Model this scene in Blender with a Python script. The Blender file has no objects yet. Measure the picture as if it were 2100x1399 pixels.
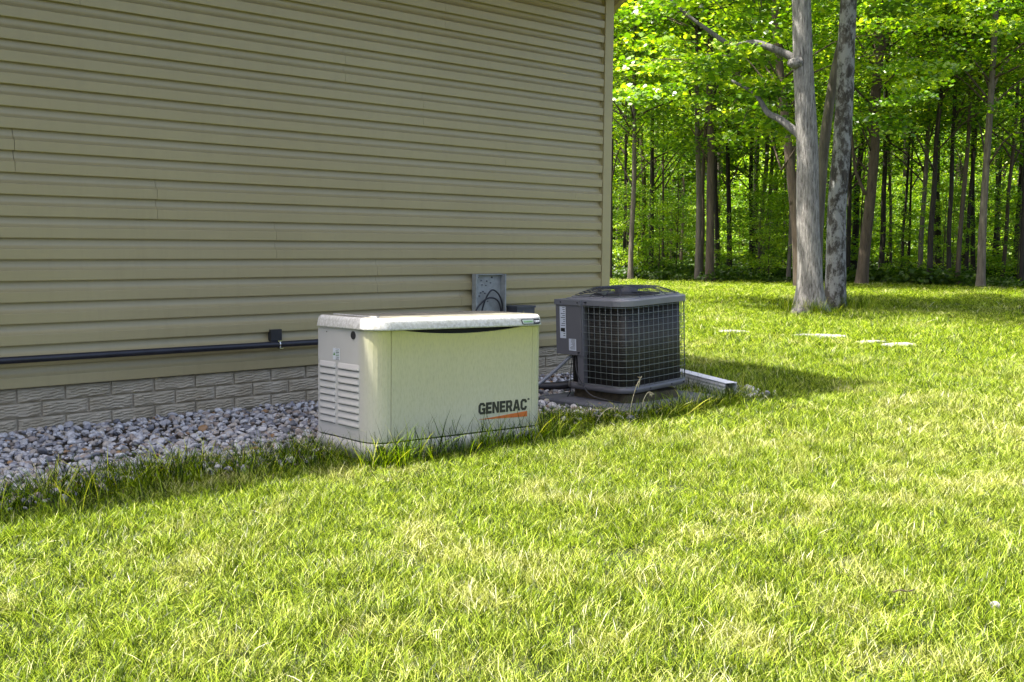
import bpy, math, random
import numpy as np
from mathutils import Matrix, Vector, Euler

scene = bpy.context.scene
COL = scene.collection
PI = math.pi

# ------------------------------------------------------------------ camera
F_PX = 2173.3
PITCH, ROLL, YAW = .0890750, .00756458, .7370612
CAM = np.array([0.0, -6.6164, 1.1644])
FW = np.array([math.sin(YAW)*math.cos(PITCH), math.cos(YAW)*math.cos(PITCH), -math.sin(PITCH)])
RT0 = np.array([math.cos(YAW), -math.sin(YAW), 0.0])
UP0 = np.cross(RT0, FW)
RT = math.cos(ROLL)*RT0 + math.sin(ROLL)*UP0
UPV = -math.sin(ROLL)*RT0 + math.cos(ROLL)*UP0
cam_data = bpy.data.cameras.new("camera")
cam = bpy.data.objects.new("camera", cam_data)
COL.objects.link(cam)
cam_data.sensor_width = 36.0
cam_data.lens = F_PX/2100*36.0
cam_data.clip_start = 0.05
cam_data.clip_end = 1200
m = Matrix.Identity(4)
for i in range(3):
    m[i][0], m[i][1], m[i][2], m[i][3] = RT[i], UPV[i], -FW[i], CAM[i]
cam.matrix_world = m
scene.camera = cam

# ------------------------------------------------------------------ world, sun, exposure
SUN_DIR = Vector((1.2, -0.92, -3.6)).normalized()      # the way the light travels
elev = math.asin(-SUN_DIR.z)
world = bpy.data.worlds.new("World")
scene.world = world
world.use_nodes = True
wn = world.node_tree
wn.nodes.clear()
sky = wn.nodes.new("ShaderNodeTexSky")
sky.sky_type = 'NISHITA'
sky.sun_disc = False
sky.sun_elevation = elev
sky.sun_rotation = math.atan2(-SUN_DIR.x, -SUN_DIR.y)
sky.air_density = 0.8
sky.dust_density = 6.0
sky.ozone_density = 1.0
bg = wn.nodes.new("ShaderNodeBackground")
bg.inputs["Strength"].default_value = 0.15
wo = wn.nodes.new("ShaderNodeOutputWorld")
wn.links.new(sky.outputs[0], bg.inputs[0])
wn.links.new(bg.outputs[0], wo.inputs[0])

sun_data = bpy.data.lights.new("sun", 'SUN')
sun_data.energy = 5.0
sun_data.angle = math.radians(0.6)
sun_data.color = (1.0, 0.95, 0.86)
sun = bpy.data.objects.new("sun", sun_data)
sun.rotation_euler = SUN_DIR.to_track_quat('-Z', 'Y').to_euler()
sun.location = (-10, 12, 30)
COL.objects.link(sun)

vs = scene.view_settings
vs.view_transform = 'Standard'
vs.look = 'None'
vs.exposure = 1.72
vs.gamma = 1.0
vs.use_curve_mapping = False
try:
    scene.cycles.max_bounces = 8
    scene.cycles.diffuse_bounces = 4
    scene.cycles.glossy_bounces = 2
    scene.cycles.transmission_bounces = 4
    scene.cycles.sample_clamp_indirect = 4.0
    scene.cycles.use_denoising = True
except Exception:
    pass

rng = np.random.default_rng(11)
random.seed(5)

# ------------------------------------------------------------------ material helpers
def new_mat(name):
    mt = bpy.data.materials.new(name)
    mt.use_nodes = True
    nt = mt.node_tree
    b = nt.nodes["Principled BSDF"]
    return mt, nt, b

def N(nt, kind, **kw):
    n = nt.nodes.new(kind)
    for k, v in kw.items():
        if k in n.inputs.keys():
            n.inputs[k].default_value = v
        else:
            setattr(n, k, v)
    return n

def coords(nt, kind="Object", scale=(1, 1, 1)):
    tc = nt.nodes.new("ShaderNodeTexCoord")
    mp = nt.nodes.new("ShaderNodeMapping")
    mp.inputs["Scale"].default_value = scale
    nt.links.new(tc.outputs[kind], mp.inputs["Vector"])
    return mp.outputs["Vector"]

def world_coords(nt, scale=(1, 1, 1)):
    g = nt.nodes.new("ShaderNodeNewGeometry")
    mp = nt.nodes.new("ShaderNodeMapping")
    mp.inputs["Scale"].default_value = scale
    nt.links.new(g.outputs["Position"], mp.inputs["Vector"])
    return mp.outputs["Vector"]

def ramp(nt, fac, stops):
    r = nt.nodes.new("ShaderNodeValToRGB")
    el = r.color_ramp.elements
    while len(el) < len(stops):
        el.new(0.5)
    for e, (p, c) in zip(el, stops):
        e.position = p
        e.color = (c[0], c[1], c[2], 1) if len(c) == 3 else c
    nt.links.new(fac, r.inputs["Fac"])
    return r.outputs["Color"]

def noise(nt, vec, scale, detail=4, rough=0.55):
    n = nt.nodes.new("ShaderNodeTexNoise")
    n.inputs["Scale"].default_value = scale
    n.inputs["Detail"].default_value = detail
    n.inputs["Roughness"].default_value = rough
    nt.links.new(vec, n.inputs["Vector"])
    return n.outputs["Fac"]

def mixc(nt, fac, a, b, blend='MIX'):
    mx = nt.nodes.new("ShaderNodeMix")
    mx.data_type = 'RGBA'
    mx.blend_type = blend
    if hasattr(fac, "links") or hasattr(fac, "is_linked"):
        nt.links.new(fac, mx.inputs["Factor"])
    else:
        mx.inputs["Factor"].default_value = fac
    for s, v in (("A", a), ("B", b)):
        sock = [i for i in mx.inputs if i.name == s and i.type == 'RGBA'][0]
        if hasattr(v, "is_linked"):
            nt.links.new(v, sock)
        else:
            sock.default_value = (v[0], v[1], v[2], 1)
    return [o for o in mx.outputs if o.type == 'RGBA'][0]

def bump(nt, bsdf, height, strength=0.3, dist=0.01):
    b = nt.nodes.new("ShaderNodeBump")
    b.inputs["Strength"].default_value = strength
    b.inputs["Distance"].default_value = dist
    nt.links.new(height, b.inputs["Height"])
    nt.links.new(b.outputs["Normal"], bsdf.inputs["Normal"])

def simple(name, c, rough=0.6, metallic=0.0, var=0.12, scale=12, bmp=0.15, bdist=0.002, stretch=(1, 1, 1), spec=0.5):
    mt, nt, b = new_mat(name)
    v = world_coords(nt, stretch)
    f = noise(nt, v, scale)
    lo = [max(0, x*(1-var)) for x in c]
    hi = [min(1, x*(1+var)) for x in c]
    nt.links.new(ramp(nt, f, [(0.3, lo), (0.7, hi)]), b.inputs["Base Color"])
    b.inputs["Roughness"].default_value = rough
    b.inputs["Metallic"].default_value = metallic
    b.inputs["Specular IOR Level"].default_value = spec
    if bmp:
        bump(nt, b, noise(nt, v, scale*5, 3), bmp, bdist)
    return mt

# --- siding vinyl
def make_siding():
    mt, nt, b = new_mat("tan_vinyl_siding")
    v = world_coords(nt, (1.0, 1.0, 1.0))
    big = noise(nt, v, 0.7, 3)
    vs_ = world_coords(nt, (0.9, 1, 22))
    grain = noise(nt, vs_, 9.0, 5, 0.7)
    c1 = ramp(nt, big, [(0.3, (0.345, 0.282, 0.142)), (0.7, (0.385, 0.322, 0.170))])
    dirt_v = world_coords(nt, (7, 1, 0.6))
    dirt = noise(nt, dirt_v, 2.2, 6, 0.7)
    c2 = mixc(nt, ramp(nt, dirt, [(0.5, (0, 0, 0)), (0.85, (0.3, 0.3, 0.3))]), c1, (0.224, 0.184, 0.088))
    c3 = mixc(nt, ramp(nt, grain, [(0.35, (0, 0, 0)), (0.7, (0.16, 0.16, 0.16))]), c2, (0.264, 0.216, 0.112))
    nt.links.new(c3, b.inputs["Base Color"])
    b.inputs["Roughness"].default_value = 0.38
    b.inputs["Specular IOR Level"].default_value = 0.75
    bump(nt, b, grain, 0.12, 0.002)
    return mt
M_SIDING = make_siding()
M_TRIM = simple("tan_trim", (0.368, 0.308, 0.152), 0.5, var=0.06, scale=3, bmp=0.05)
M_TRIM_IN = simple("dark_channel", (0.10, 0.085, 0.05), 0.6, var=0.06)

def make_brick():
    mt, nt, b = new_mat("cast_brick_face")
    v = world_coords(nt, (5, 5, 42))
    rid = noise(nt, v, 2.2, 6, 0.7)
    v2 = world_coords(nt)
    big = noise(nt, v2, 5, 4)
    c = ramp(nt, big, [(0.3, (0.416, 0.352, 0.24)), (0.7, (0.544, 0.48, 0.36))])
    c = mixc(nt, ramp(nt, rid, [(0.35, (0.6, 0.6, 0.6)), (0.6, (0, 0, 0))]), c, (0.216, 0.18, 0.12))
    gr = noise(nt, v2, 1.3, 3)
    c = mixc(nt, ramp(nt, gr, [(0.5, (0, 0, 0)), (0.75, (0.3, 0.3, 0.3))]), c, (0.2, 0.2, 0.136))
    nt.links.new(c, b.inputs["Base Color"])
    b.inputs["Roughness"].default_value = 0.9
    bump(nt, b, rid, 1.0, 0.012)
    return mt
M_BRICK = make_brick()
M_MORTAR = simple("cast_mortar", (0.44, 0.375, 0.275), 0.95, scale=30, bmp=0.4, bdist=0.004)
M_SHINGLE = simple("roof_shingle", (0.11, 0.10, 0.09), 0.95, scale=25, var=0.4, bmp=0.6)

def make_genpaint():
    mt, nt, b = new_mat("generator_paint")
    tc = coords(nt, "Object")
    big = noise(nt, tc, 2.5, 4)
    base = ramp(nt, big, [(0.3, (0.424, 0.416, 0.404)), (0.7, (0.48, 0.472, 0.46))])
    # yellow-green tint, only on the front (local -Y side) and streaking down
    sp = nt.nodes.new("ShaderNodeSeparateXYZ")
    tc0 = nt.nodes.new("ShaderNodeTexCoord")
    nt.links.new(tc0.outputs["Object"], sp.inputs[0])
    mr = nt.nodes.new("ShaderNodeMapRange")
    mr.inputs["From Min"].default_value = 0.16
    mr.inputs["From Max"].default_value = -0.02
    nt.links.new(sp.outputs["Y"], mr.inputs["Value"])
    st = coords(nt, "Object", (40, 40, 0.8))
    streak = noise(nt, st, 2.0, 6, 0.75)
    front_tint = mixc(nt, streak, (0.376, 0.368, 0.12), (0.464, 0.44, 0.208))
    mt_ = nt.nodes.new("ShaderNodeMapRange")
    mt_.inputs["From Min"].default_value = 0.44
    mt_.inputs["From Max"].default_value = 0.62
    nt.links.new(sp.outputs["Z"], mt_.inputs["Value"])
    front_tint = mixc(nt, mt_.outputs[0], front_tint, (0.4, 0.384, 0.064))
    mm = nt.nodes.new("ShaderNodeMath"); mm.operation = 'MULTIPLY'
    nt.links.new(mr.outputs[0], mm.inputs[0])
    mz = nt.nodes.new("ShaderNodeMapRange")
    mz.inputs["From Min"].default_value = 0.0
    mz.inputs["From Max"].default_value = 0.6
    mz.inputs["To Min"].default_value = 0.28
    mz.inputs["To Max"].default_value = 1.0
    nt.links.new(sp.outputs["Z"], mz.inputs["Value"])
    nt.links.new(mz.outputs[0], mm.inputs[1])
    c = mixc(nt, mm.outputs[0], base, front_tint)
    # fine grime specks
    sk = noise(nt, coords(nt, "Object", (170, 170, 34)), 1.0, 4)
    dk = nt.nodes.new("ShaderNodeMath"); dk.operation = 'MULTIPLY'
    nt.links.new(ramp(nt, sk, [(0.45, (0, 0, 0)), (0.72, (0.34, 0.34, 0.34))]), dk.inputs[0])
    nt.links.new(mr.outputs[0], dk.inputs[1])
    c = mixc(nt, dk.outputs[0], c, (0.192, 0.184, 0.12))
    nt.links.new(c, b.inputs["Base Color"])
    b.inputs["Roughness"].default_value = 0.42
    bump(nt, b, noise(nt, tc, 160, 2), 0.08, 0.001)
    return mt
M_GEN = make_genpaint()

def make_lid():
    mt, nt, b = new_mat("weathered_lid_paint")
    tc = coords(nt, "Object")
    f = noise(nt, tc, 60, 4, 0.7)
    big = noise(nt, tc, 4, 3)
    base = ramp(nt, f, [(0.35, (0.36, 0.3528, 0.3168)), (0.6, (0.5472, 0.5472, 0.5328))])
    g = nt.nodes.new("ShaderNodeNewGeometry")
    sp = nt.nodes.new("ShaderNodeSeparateXYZ")
    nt.links.new(g.outputs["Normal"], sp.inputs[0])
    # darker mottled brown on the level top
    top_brown = ramp(nt, noise(nt, tc, 14, 6, 0.7), [(0.3, (0.0648, 0.05976, 0.0432)), (0.7, (0.18, 0.1692, 0.1368))])
    mr = nt.nodes.new("ShaderNodeMapRange")
    mr.inputs["From Min"].default_value = 0.93
    mr.inputs["From Max"].default_value = 0.99
    nt.links.new(sp.outputs["Z"], mr.inputs["Value"])
    c = mixc(nt, mr.outputs[0], base, top_brown)
    c = mixc(nt, ramp(nt, big, [(0.5, (0, 0, 0)), (0.8, (0.35, 0.35, 0.35))]), c, (0.3024, 0.3096, 0.1944))
    nt.links.new(c, b.inputs["Base Color"])
    b.inputs["Roughness"].default_value = 0.7
    bump(nt, b, f, 0.15, 0.001)
    return mt
M_LID = make_lid()
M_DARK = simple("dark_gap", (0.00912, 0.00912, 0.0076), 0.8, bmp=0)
M_BLACK = simple("black_plastic", (0.0152, 0.0152, 0.019), 0.45, bmp=0.05)
M_PIPE = simple("black_pipe_coating", (0.01672, 0.01672, 0.0228), 0.35, var=0.3, bmp=0.05)
M_TEXT = simple("black_print", (0.01368, 0.0152, 0.0152), 0.5, bmp=0)
M_ORANGE = simple("orange_print", (0.4712, 0.114, 0.0228), 0.5, bmp=0)
M_GREENP = simple("green_print", (0.076, 0.2128, 0.0456), 0.5, bmp=0)
M_WHITEP = simple("white_label", (0.5472, 0.5776, 0.6384), 0.45, bmp=0, var=0.03)
M_BADGE = simple("silver_badge", (0.38, 0.418, 0.38), 0.35, bmp=0, var=0.03)
M_ACPAINT = simple("grey_ac_paint", (0.112, 0.110, 0.121), 0.42, var=0.06, scale=6, bmp=0.05)
M_ACTOP = simple("grey_ac_lid_paint", (0.135, 0.138, 0.155), 0.40, var=0.08, scale=8, bmp=0.05)
M_GRILLE = simple("grille_wire", (0.114, 0.133, 0.1292), 0.45, bmp=0)
M_GUARD = simple("fan_guard_wire", (0.0228, 0.0266, 0.0418), 0.45, bmp=0)
M_UBOX = simple("weathered_box_plastic", (0.2736, 0.285, 0.266), 0.6, var=0.22, scale=18)
M_JBOX = simple("dark_grey_box", (0.0646, 0.0684, 0.0798), 0.5)
M_CONDUIT = simple("grey_conduit", (0.2052, 0.2128, 0.2356), 0.5)
M_STEEL = simple("zinc_steel", (0.57, 0.57, 0.5624), 0.25, metallic=1.0, bmp=0)
M_ALU = simple("white_aluminium", (0.4712, 0.4864, 0.532), 0.45, var=0.08, bmp=0.05)
M_PAD = simple("dark_pad", (0.0912, 0.095, 0.1102), 0.85, var=0.25, scale=9, bmp=0.3)
M_DIRT = simple("brown_dirt", (0.076, 0.057, 0.0342), 0.95, var=0.4, scale=20, bmp=0.6, bdist=0.01)

def make_coil():
    mt, nt, b = new_mat("coil_fins")
    tc = coords(nt, "Object", (1, 1, 1))
    w = nt.nodes.new("ShaderNodeTexWave")
    w.wave_type = 'BANDS'; w.bands_direction = 'Z'
    w.inputs["Scale"].default_value = 18
    w.inputs["Distortion"].default_value = 0.4
    nt.links.new(tc, w.inputs["Vector"])
    f = noise(nt, coords(nt, "Object", (30, 30, 8)), 1.5, 5, 0.7)
    c = ramp(nt, f, [(0.4, (0.012, 0.012, 0.012)), (0.62, (0.035, 0.028, 0.02)), (0.8, (0.10, 0.08, 0.05))])
    c = mixc(nt, ramp(nt, w.outputs["Fac"], [(0.5, (0, 0, 0)), (0.9, (0.35, 0.35, 0.35))]), c, (0.008, 0.01, 0.01))
    nt.links.new(c, b.inputs["Base Color"])
    b.inputs["Roughness"].default_value = 0.6
    bump(nt, b, w.outputs["Fac"], 0.4, 0.004)
    return mt
M_COIL = make_coil()

def make_soil():
    mt, nt, b = new_mat("lawn_soil")
    v = world_coords(nt)
    f = noise(nt, v, 9, 6, 0.7)
    g = noise(nt, v, 1.1, 4)
    c = ramp(nt, f, [(0.3, (0.0126, 0.014, 0.0056)), (0.55, (0.0245, 0.0315, 0.0084)), (0.8, (0.056, 0.049, 0.021))])
    c = mixc(nt, ramp(nt, g, [(0.4, (0, 0, 0)), (0.7, (0.5, 0.5, 0.5))]), c, (0.028, 0.042, 0.0084))
    nt.links.new(c, b.inputs["Base Color"])
    b.inputs["Roughness"].default_value = 1.0
    bump(nt, b, f, 0.6, 0.02)
    return mt
M_SOIL = make_soil()

def make_floor():
    mt, nt, b = new_mat("woodland_floor")
    v = world_coords(nt)
    f = noise(nt, v, 2.5, 7, 0.75)
    c = ramp(nt, f, [(0.3, (0.021, 0.0175, 0.0098)), (0.5, (0.042, 0.035, 0.0175)), (0.62, (0.028, 0.056, 0.0105)), (0.8, (0.063, 0.091, 0.021))])
    nt.links.new(c, b.inputs["Base Color"])
    b.inputs["Roughness"].default_value = 1.0
    bump(nt, b, f, 0.6, 0.05)
    return mt
M_FLOOR = make_floor()

def attr(nt, name, kind='GEOMETRY'):
    a = nt.nodes.new("ShaderNodeAttribute")
    a.attribute_name = name
    a.attribute_type = kind
    return a.outputs["Fac"]

def foliage_mat(name, stops, trans=0.5, inst=None, inst_col=None, gloss=0.08, rough=0.35):
    mt = bpy.data.materials.new(name)
    mt.use_nodes = True
    nt = mt.node_tree
    nt.nodes.clear()
    c = ramp(nt, attr(nt, "tint"), stops)
    if inst:
        c = mixc(nt, attr(nt, inst, 'INSTANCER'), c, ramp(nt, attr(nt, "tint"), inst_col))
    d = nt.nodes.new("ShaderNodeBsdfDiffuse")
    t = nt.nodes.new("ShaderNodeBsdfTranslucent")
    g = nt.nodes.new("ShaderNodeBsdfGlossy")
    g.inputs["Roughness"].default_value = rough
    g.inputs["Color"].default_value = (1, 1, 1, 1)
    nt.links.new(c, d.inputs["Color"])
    tcol = mixc(nt, 0.6, c, (1.25, 1.35, 0.5), 'MULTIPLY')
    nt.links.new(tcol, t.inputs["Color"])
    m1 = nt.nodes.new("ShaderNodeMixShader"); m1.inputs[0].default_value = trans
    nt.links.new(d.outputs[0], m1.inputs[1]); nt.links.new(t.outputs[0], m1.inputs[2])
    m2 = nt.nodes.new("ShaderNodeMixShader"); m2.inputs[0].default_value = gloss
    nt.links.new(m1.outputs[0], m2.inputs[1]); nt.links.new(g.outputs[0], m2.inputs[2])
    o = nt.nodes.new("ShaderNodeOutputMaterial")
    nt.links.new(m2.outputs[0], o.inputs[0])
    return mt

M_GRASS = foliage_mat("lawn_grass",
    [(0.0, (0.004, 0.014, 0.0004)), (0.34, (0.020, 0.052, 0.0004)), (0.52, (0.155, 0.265, 0.0002)), (0.76, (0.36, 0.47, 0.0003)), (0.90, (0.48, 0.50, 0.02)), (1.0, (0.62, 0.60, 0.34))],
    trans=0.33, inst="dry", inst_col=[(0.0, (0.012, 0.024, 0.001)), (0.30, (0.14, 0.17, 0.002)), (0.6, (0.46, 0.48, 0.12)), (0.8, (0.62, 0.58, 0.32)), (1.0, (0.70, 0.68, 0.60))], gloss=0.012, rough=0.35)
M_LEAF = foliage_mat("maple_leaves",
    [(0.0, (0.0224, 0.064, 0.00128)), (0.35, (0.09, 0.21, 0.002)), (0.65, (0.31, 0.46, 0.004)), (1.0, (0.66, 0.66, 0.04))],
    trans=0.52, gloss=0.06, rough=0.45)
M_UNDER = foliage_mat("understory_leaves",
    [(0.0, (0.032, 0.0896, 0.00192)), (0.4, (0.17, 0.33, 0.003)), (1.0, (0.54, 0.64, 0.02))],
    trans=0.52, gloss=0.05, rough=0.5)

M_COVER = foliage_mat("ground_cover_leaves",
    [(0.0, (0.0128, 0.032, 0.00192)), (0.5, (0.045, 0.10, 0.003)), (1.0, (0.15, 0.22, 0.007))],
    trans=0.45, gloss=0.03, rough=0.5)

def make_pebble():
    mt, nt, b = new_mat("river_pebbles")
    f = attr(nt, "hue", 'INSTANCER')
    r = nt.nodes.new("ShaderNodeValToRGB")
    r.color_ramp.interpolation = 'CONSTANT'
    stops = [(0.0, (0.608, 0.5852, 0.57)), (0.2, (0.4408, 0.4256, 0.4256)), (0.38, (0.2888, 0.2812, 0.304)), (0.50, (0.5016, 0.4332, 0.3572)),
             (0.66, (0.1292, 0.133, 0.152)), (0.75, (0.3496, 0.2736, 0.2204)), (0.84, (0.6536, 0.646, 0.6384)), (0.93, (0.1672, 0.1216, 0.0836)), (0.975, (0.342, 0.1824, 0.0608))]
    el = r.color_ramp.elements
    while len(el) < len(stops): el.new(0.5)
    for e, (p, c) in zip(el, stops):
        e.position = p; e.color = (*c, 1)
    nt.links.new(f, r.inputs[0])
    v = world_coords(nt)
    n2 = noise(nt, v, 45, 4, 0.7)
    c = mixc(nt, ramp(nt, n2, [(0.35, (0.5, 0.5, 0.5)), (0.65, (0, 0, 0))]), r.outputs[0], (0.19, 0.1748, 0.1672))
    nt.links.new(c, b.inputs["Base Color"])
    b.inputs["Roughness"].default_value = 0.6
    bump(nt, b, n2, 0.2, 0.002)
    return mt
M_PEBBLE = make_pebble()

def bark(name, dark, light, thr=0.5, scale=7, bst=0.8, lichen=None):
    mt, nt, b = new_mat(name)
    v = coords(nt, "Object", (1, 1, 0.15))
    f = noise(nt, v, scale*2.2, 8, 0.72)
    v2 = coords(nt, "Object", (1, 1, 0.55))
    g = noise(nt, v2, scale*0.8, 5, 0.65)
    c = ramp(nt, f, [(thr-0.13, dark), (thr+0.1, light)])
    c = mixc(nt, ramp(nt, g, [(0.38, (0.55, 0.55, 0.55)), (0.6, (0, 0, 0))]), c, [x*0.55 for x in light])
    if lichen:
        v3 = coords(nt, "Object", (1, 1, 0.6))
        l = noise(nt, v3, 5.5, 7, 0.75)
        c = mixc(nt, ramp(nt, l, [(0.46, (0, 0, 0)), (0.56, (0.9, 0.9, 0.9))]), c, lichen)
    nt.links.new(c, b.inputs["Base Color"])
    b.inputs["Roughness"].default_value = 0.95
    bump(nt, b, f, bst, 0.03)
    return mt
M_BARK_PALE = bark("pale_grey_bark", (0.045, 0.038, 0.030), (0.30, 0.285, 0.262), 0.50, 15, 1.0)
M_LIMB = bark("grey_limb_bark", (0.0504, 0.0468, 0.0432), (0.1656, 0.1584, 0.1512), 0.5, 9)
M_BARK_DARK = bark("dark_mottled_bark", (0.018, 0.015, 0.012), (0.085, 0.074, 0.06), 0.52, 7, lichen=(0.25, 0.25, 0.235))
M_BARK_SHADE = bark("shaded_dark_bark", (0.012, 0.009, 0.006), (0.042, 0.033, 0.023), 0.5, 6)  # woodland shade on the trunks put into the bark colour
M_BARK_GREY = bark("grey_brown_bark", (0.060, 0.048, 0.034), (0.17, 0.142, 0.105), 0.5, 5)
M_BARK_BROWN = bark("brown_bark", (0.038, 0.026, 0.016), (0.105, 0.078, 0.05), 0.5, 5)
M_STONE = simple("pale_stone", (0.27, 0.26, 0.235), 0.9, var=0.5, scale=14, bmp=0.4, bdist=0.01)
M_STRAW = foliage_mat("straw", [(0, (0.50, 0.44, 0.28)), (1, (0.70, 0.64, 0.48))], trans=0.3)

# ------------------------------------------------------------------ mesh helpers
def link(o, parent=None):
    COL.objects.link(o)
    if parent is not None:
        o.parent = parent
    return o

def tag(o, label=None, cat=None, group=None, kind=None):
    if label: o["label"] = label
    if cat: o["category"] = cat
    if group: o["group"] = group
    if kind: o["kind"] = kind
    return o

def empty(name, loc=(0, 0, 0), rot=(0, 0, 0)):
    o = bpy.data.objects.new(name, None)
    o.empty_display_size = 0.2
    o.location = loc
    o.rotation_euler = rot
    COL.objects.link(o)
    return o

class MB:
    def __init__(s):
        s.v = []; s.f = []; s.sm = []
    def add(s, vs_, fs, smooth=False):
        b = len(s.v)
        s.v.extend([tuple(map(float, p)) for p in vs_])
        s.f.extend([tuple(i+b for i in f) for f in fs])
        s.sm.extend([smooth]*len(fs))
        return s
    def box(s, x0, x1, y0, y1, z0, z1):
        v = [(x0, y0, z0), (x1, y0, z0), (x1, y1, z0), (x0, y1, z0), (x0, y0, z1), (x1, y0, z1), (x1, y1, z1), (x0, y1, z1)]
        f = [(0, 3, 2, 1), (4, 5, 6, 7), (0, 1, 5, 4), (1, 2, 6, 5), (2, 3, 7, 6), (3, 0, 4, 7)]
        return s.add(v, f)
    def prism(s, poly, a, b, axis='x', smooth=False):
        """extrude a 2D polygon between a and b along an axis"""
        n = len(poly)
        def mk(t, p):
            return {'x': (t, p[0], p[1]), 'y': (p[0], t, p[1]), 'z': (p[0], p[1], t)}[axis]
        v = [mk(a, p) for p in poly] + [mk(b, p) for p in poly]
        f = [(i, (i+1) % n, (i+1) % n+n, i+n) for i in range(n)]
        base = len(s.v)
        s.add(v, f, smooth)
        s.f.append(tuple(base+i for i in reversed(range(n)))); s.sm.append(False)
        s.f.append(tuple(base+n+i for i in range(n))); s.sm.append(False)
        return s
    def loft(s, rings, cap0=True, cap1=True, smooth=True):
        n = len(rings[0])
        v = [p for r in rings for p in r]
        f = []
        for k in range(len(rings)-1):
            for i in range(n):
                j = (i+1) % n
                f.append((k*n+i, k*n+j, (k+1)*n+j, (k+1)*n+i))
        base = len(s.v)
        s.add(v, f, smooth)
        if cap0: s.f.append(tuple(base+i for i in reversed(range(n)))); s.sm.append(False)
        if cap1:
            o = base+(len(rings)-1)*n
            s.f.append(tuple(o+i for i in range(n))); s.sm.append(False)
        return s
    def tube(s, pts, rad, sides=8, smooth=True, wob=0.0, cap=True, seed=0):
        pts = [Vector(p) for p in pts]
        if not hasattr(rad, '__len__'): rad = [rad]*len(pts)
        rr = random.Random(seed)
        rings = []
        t0 = (pts[1]-pts[0]).normalized()
        u = t0.orthogonal().normalized()
        ph = [rr.uniform(0, 6.28) for _ in range(4)]
        for i, p in enumerate(pts):
            t = (pts[min(i+1, len(pts)-1)]-pts[max(i-1, 0)]).normalized()
            u = (u-t*u.dot(t)).normalized()
            w = t.cross(u)
            ring = []
            for k in range(sides):
                a = 2*PI*k/sides
                r = rad[i]
                if wob:
                    r *= 1+wob*(math.sin(3*a+ph[0]+i*0.35)*0.5+math.sin(5*a+ph[1]-i*0.5)*0.35+rr.uniform(-.4, .4))
                ring.append(p+(u*math.cos(a)+w*math.sin(a))*r)
            rings.append(ring)
        return s.loft(rings, cap, cap, smooth)
    def build(s, name, mat=None, parent=None, loc=None, rot=None):
        me = bpy.data.meshes.new(name)
        me.from_pydata(s.v, [], s.f)
        me.polygons.foreach_set("use_smooth", s.sm)
        if mat: me.materials.append(mat)
        me.update()
        o = bpy.data.objects.new(name, me)
        if loc is not None: o.location = loc
        if rot is not None: o.rotation_euler = rot
        return link(o, parent)

def fix_normals(o):
    import bmesh
    bm = bmesh.new(); bm.from_mesh(o.data)
    bmesh.ops.recalc_face_normals(bm, faces=bm.faces)
    bm.to_mesh(o.data); bm.free()
    return o

def rrect(x0, x1, y0, y1, r, n=6, off=0.0, rb=None):
    """rounded rectangle outline, counter-clockwise, starting at front left"""
    x0 -= off; x1 += off; y0 -= off; y1 += off; rf = max(r+off, 0.002)
    rb = rf if rb is None else max(rb+off, 0.002)
    out = []
    for cx, cy, a0, r in ((x0+rf, y0+rf, PI, rf), (x1-rf, y0+rf, 1.5*PI, rf), (x1-rb, y1-rb, 0, rb), (x0+rb, y1-rb, PI/2, rb)):
        for k in range(n+1):
            a = a0+PI/2*k/n
            out.append((cx+r*math.cos(a), cy+r*math.sin(a)))
    return out

def copy_obj(o, parent=None, loc=None, rot=None, scale=None):
    c = o.copy()
    COL.objects.link(c)
    c.parent = parent
    if loc is not None: c.location = loc
    if rot is not None: c.rotation_euler = rot
    if scale is not None: c.scale = scale
    return c

def text_obj(name, body, size, mat, parent, mtx, bold=0.0, xs=1.0, depth=0.0012, shear=0.0, spacing=1.0):
    cu = bpy.data.curves.new(name+"_curve", 'FONT')
    cu.body = body
    cu.size = size
    cu.offset = bold
    cu.extrude = depth
    cu.shear = shear
    cu.space_character = spacing
    tmp = bpy.data.objects.new(name+"_tmp", cu)
    COL.objects.link(tmp)
    dg = bpy.context.evaluated_depsgraph_get()
    me = bpy.data.meshes.new_from_object(tmp.evaluated_get(dg))
    bpy.data.objects.remove(tmp)
    me.name = name
    co = np.zeros(len(me.vertices)*3)
    me.vertices.foreach_get("co", co)
    co = co.reshape(-1, 3)
    co[:, 0] *= xs
    me.vertices.foreach_set("co", co.ravel())
    me.materials.clear(); me.materials.append(mat)
    o = bpy.data.objects.new(name, me)
    o.matrix_local = mtx
    return link(o, parent)

def ray(x, y):
    return FW + (x-1050)/F_PX*RT - (y-699.5)/F_PX*UPV

def ground_at(x, d):
    """ground point in the bearing of photo column x, d metres away"""
    q = ray(x, 540); q = q/np.linalg.norm(q[:2])
    return np.array([CAM[0]+q[0]*d, CAM[1]+q[1]*d, 0.0])

def point_at(x, y, d):
    q = ray(x, y); q = q/np.linalg.norm(q[:2])
    return CAM+q*d

# ------------------------------------------------------------------ ground
def sheet(name, outline, z, mat, label=None):
    mb = MB(); mb.v = [(x, y, z) for x, y in outline]; mb.f = [tuple(range(len(outline)))]; mb.sm = [False]
    o = mb.build(name, mat)
    tag(o, label, kind="structure")
    return o
sheet("ground", [(-400, -400), (600, -400), (600, 600), (-400, 600)], -0.03, M_FLOOR, "wide earth ground running under the lawn and the woods")
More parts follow.
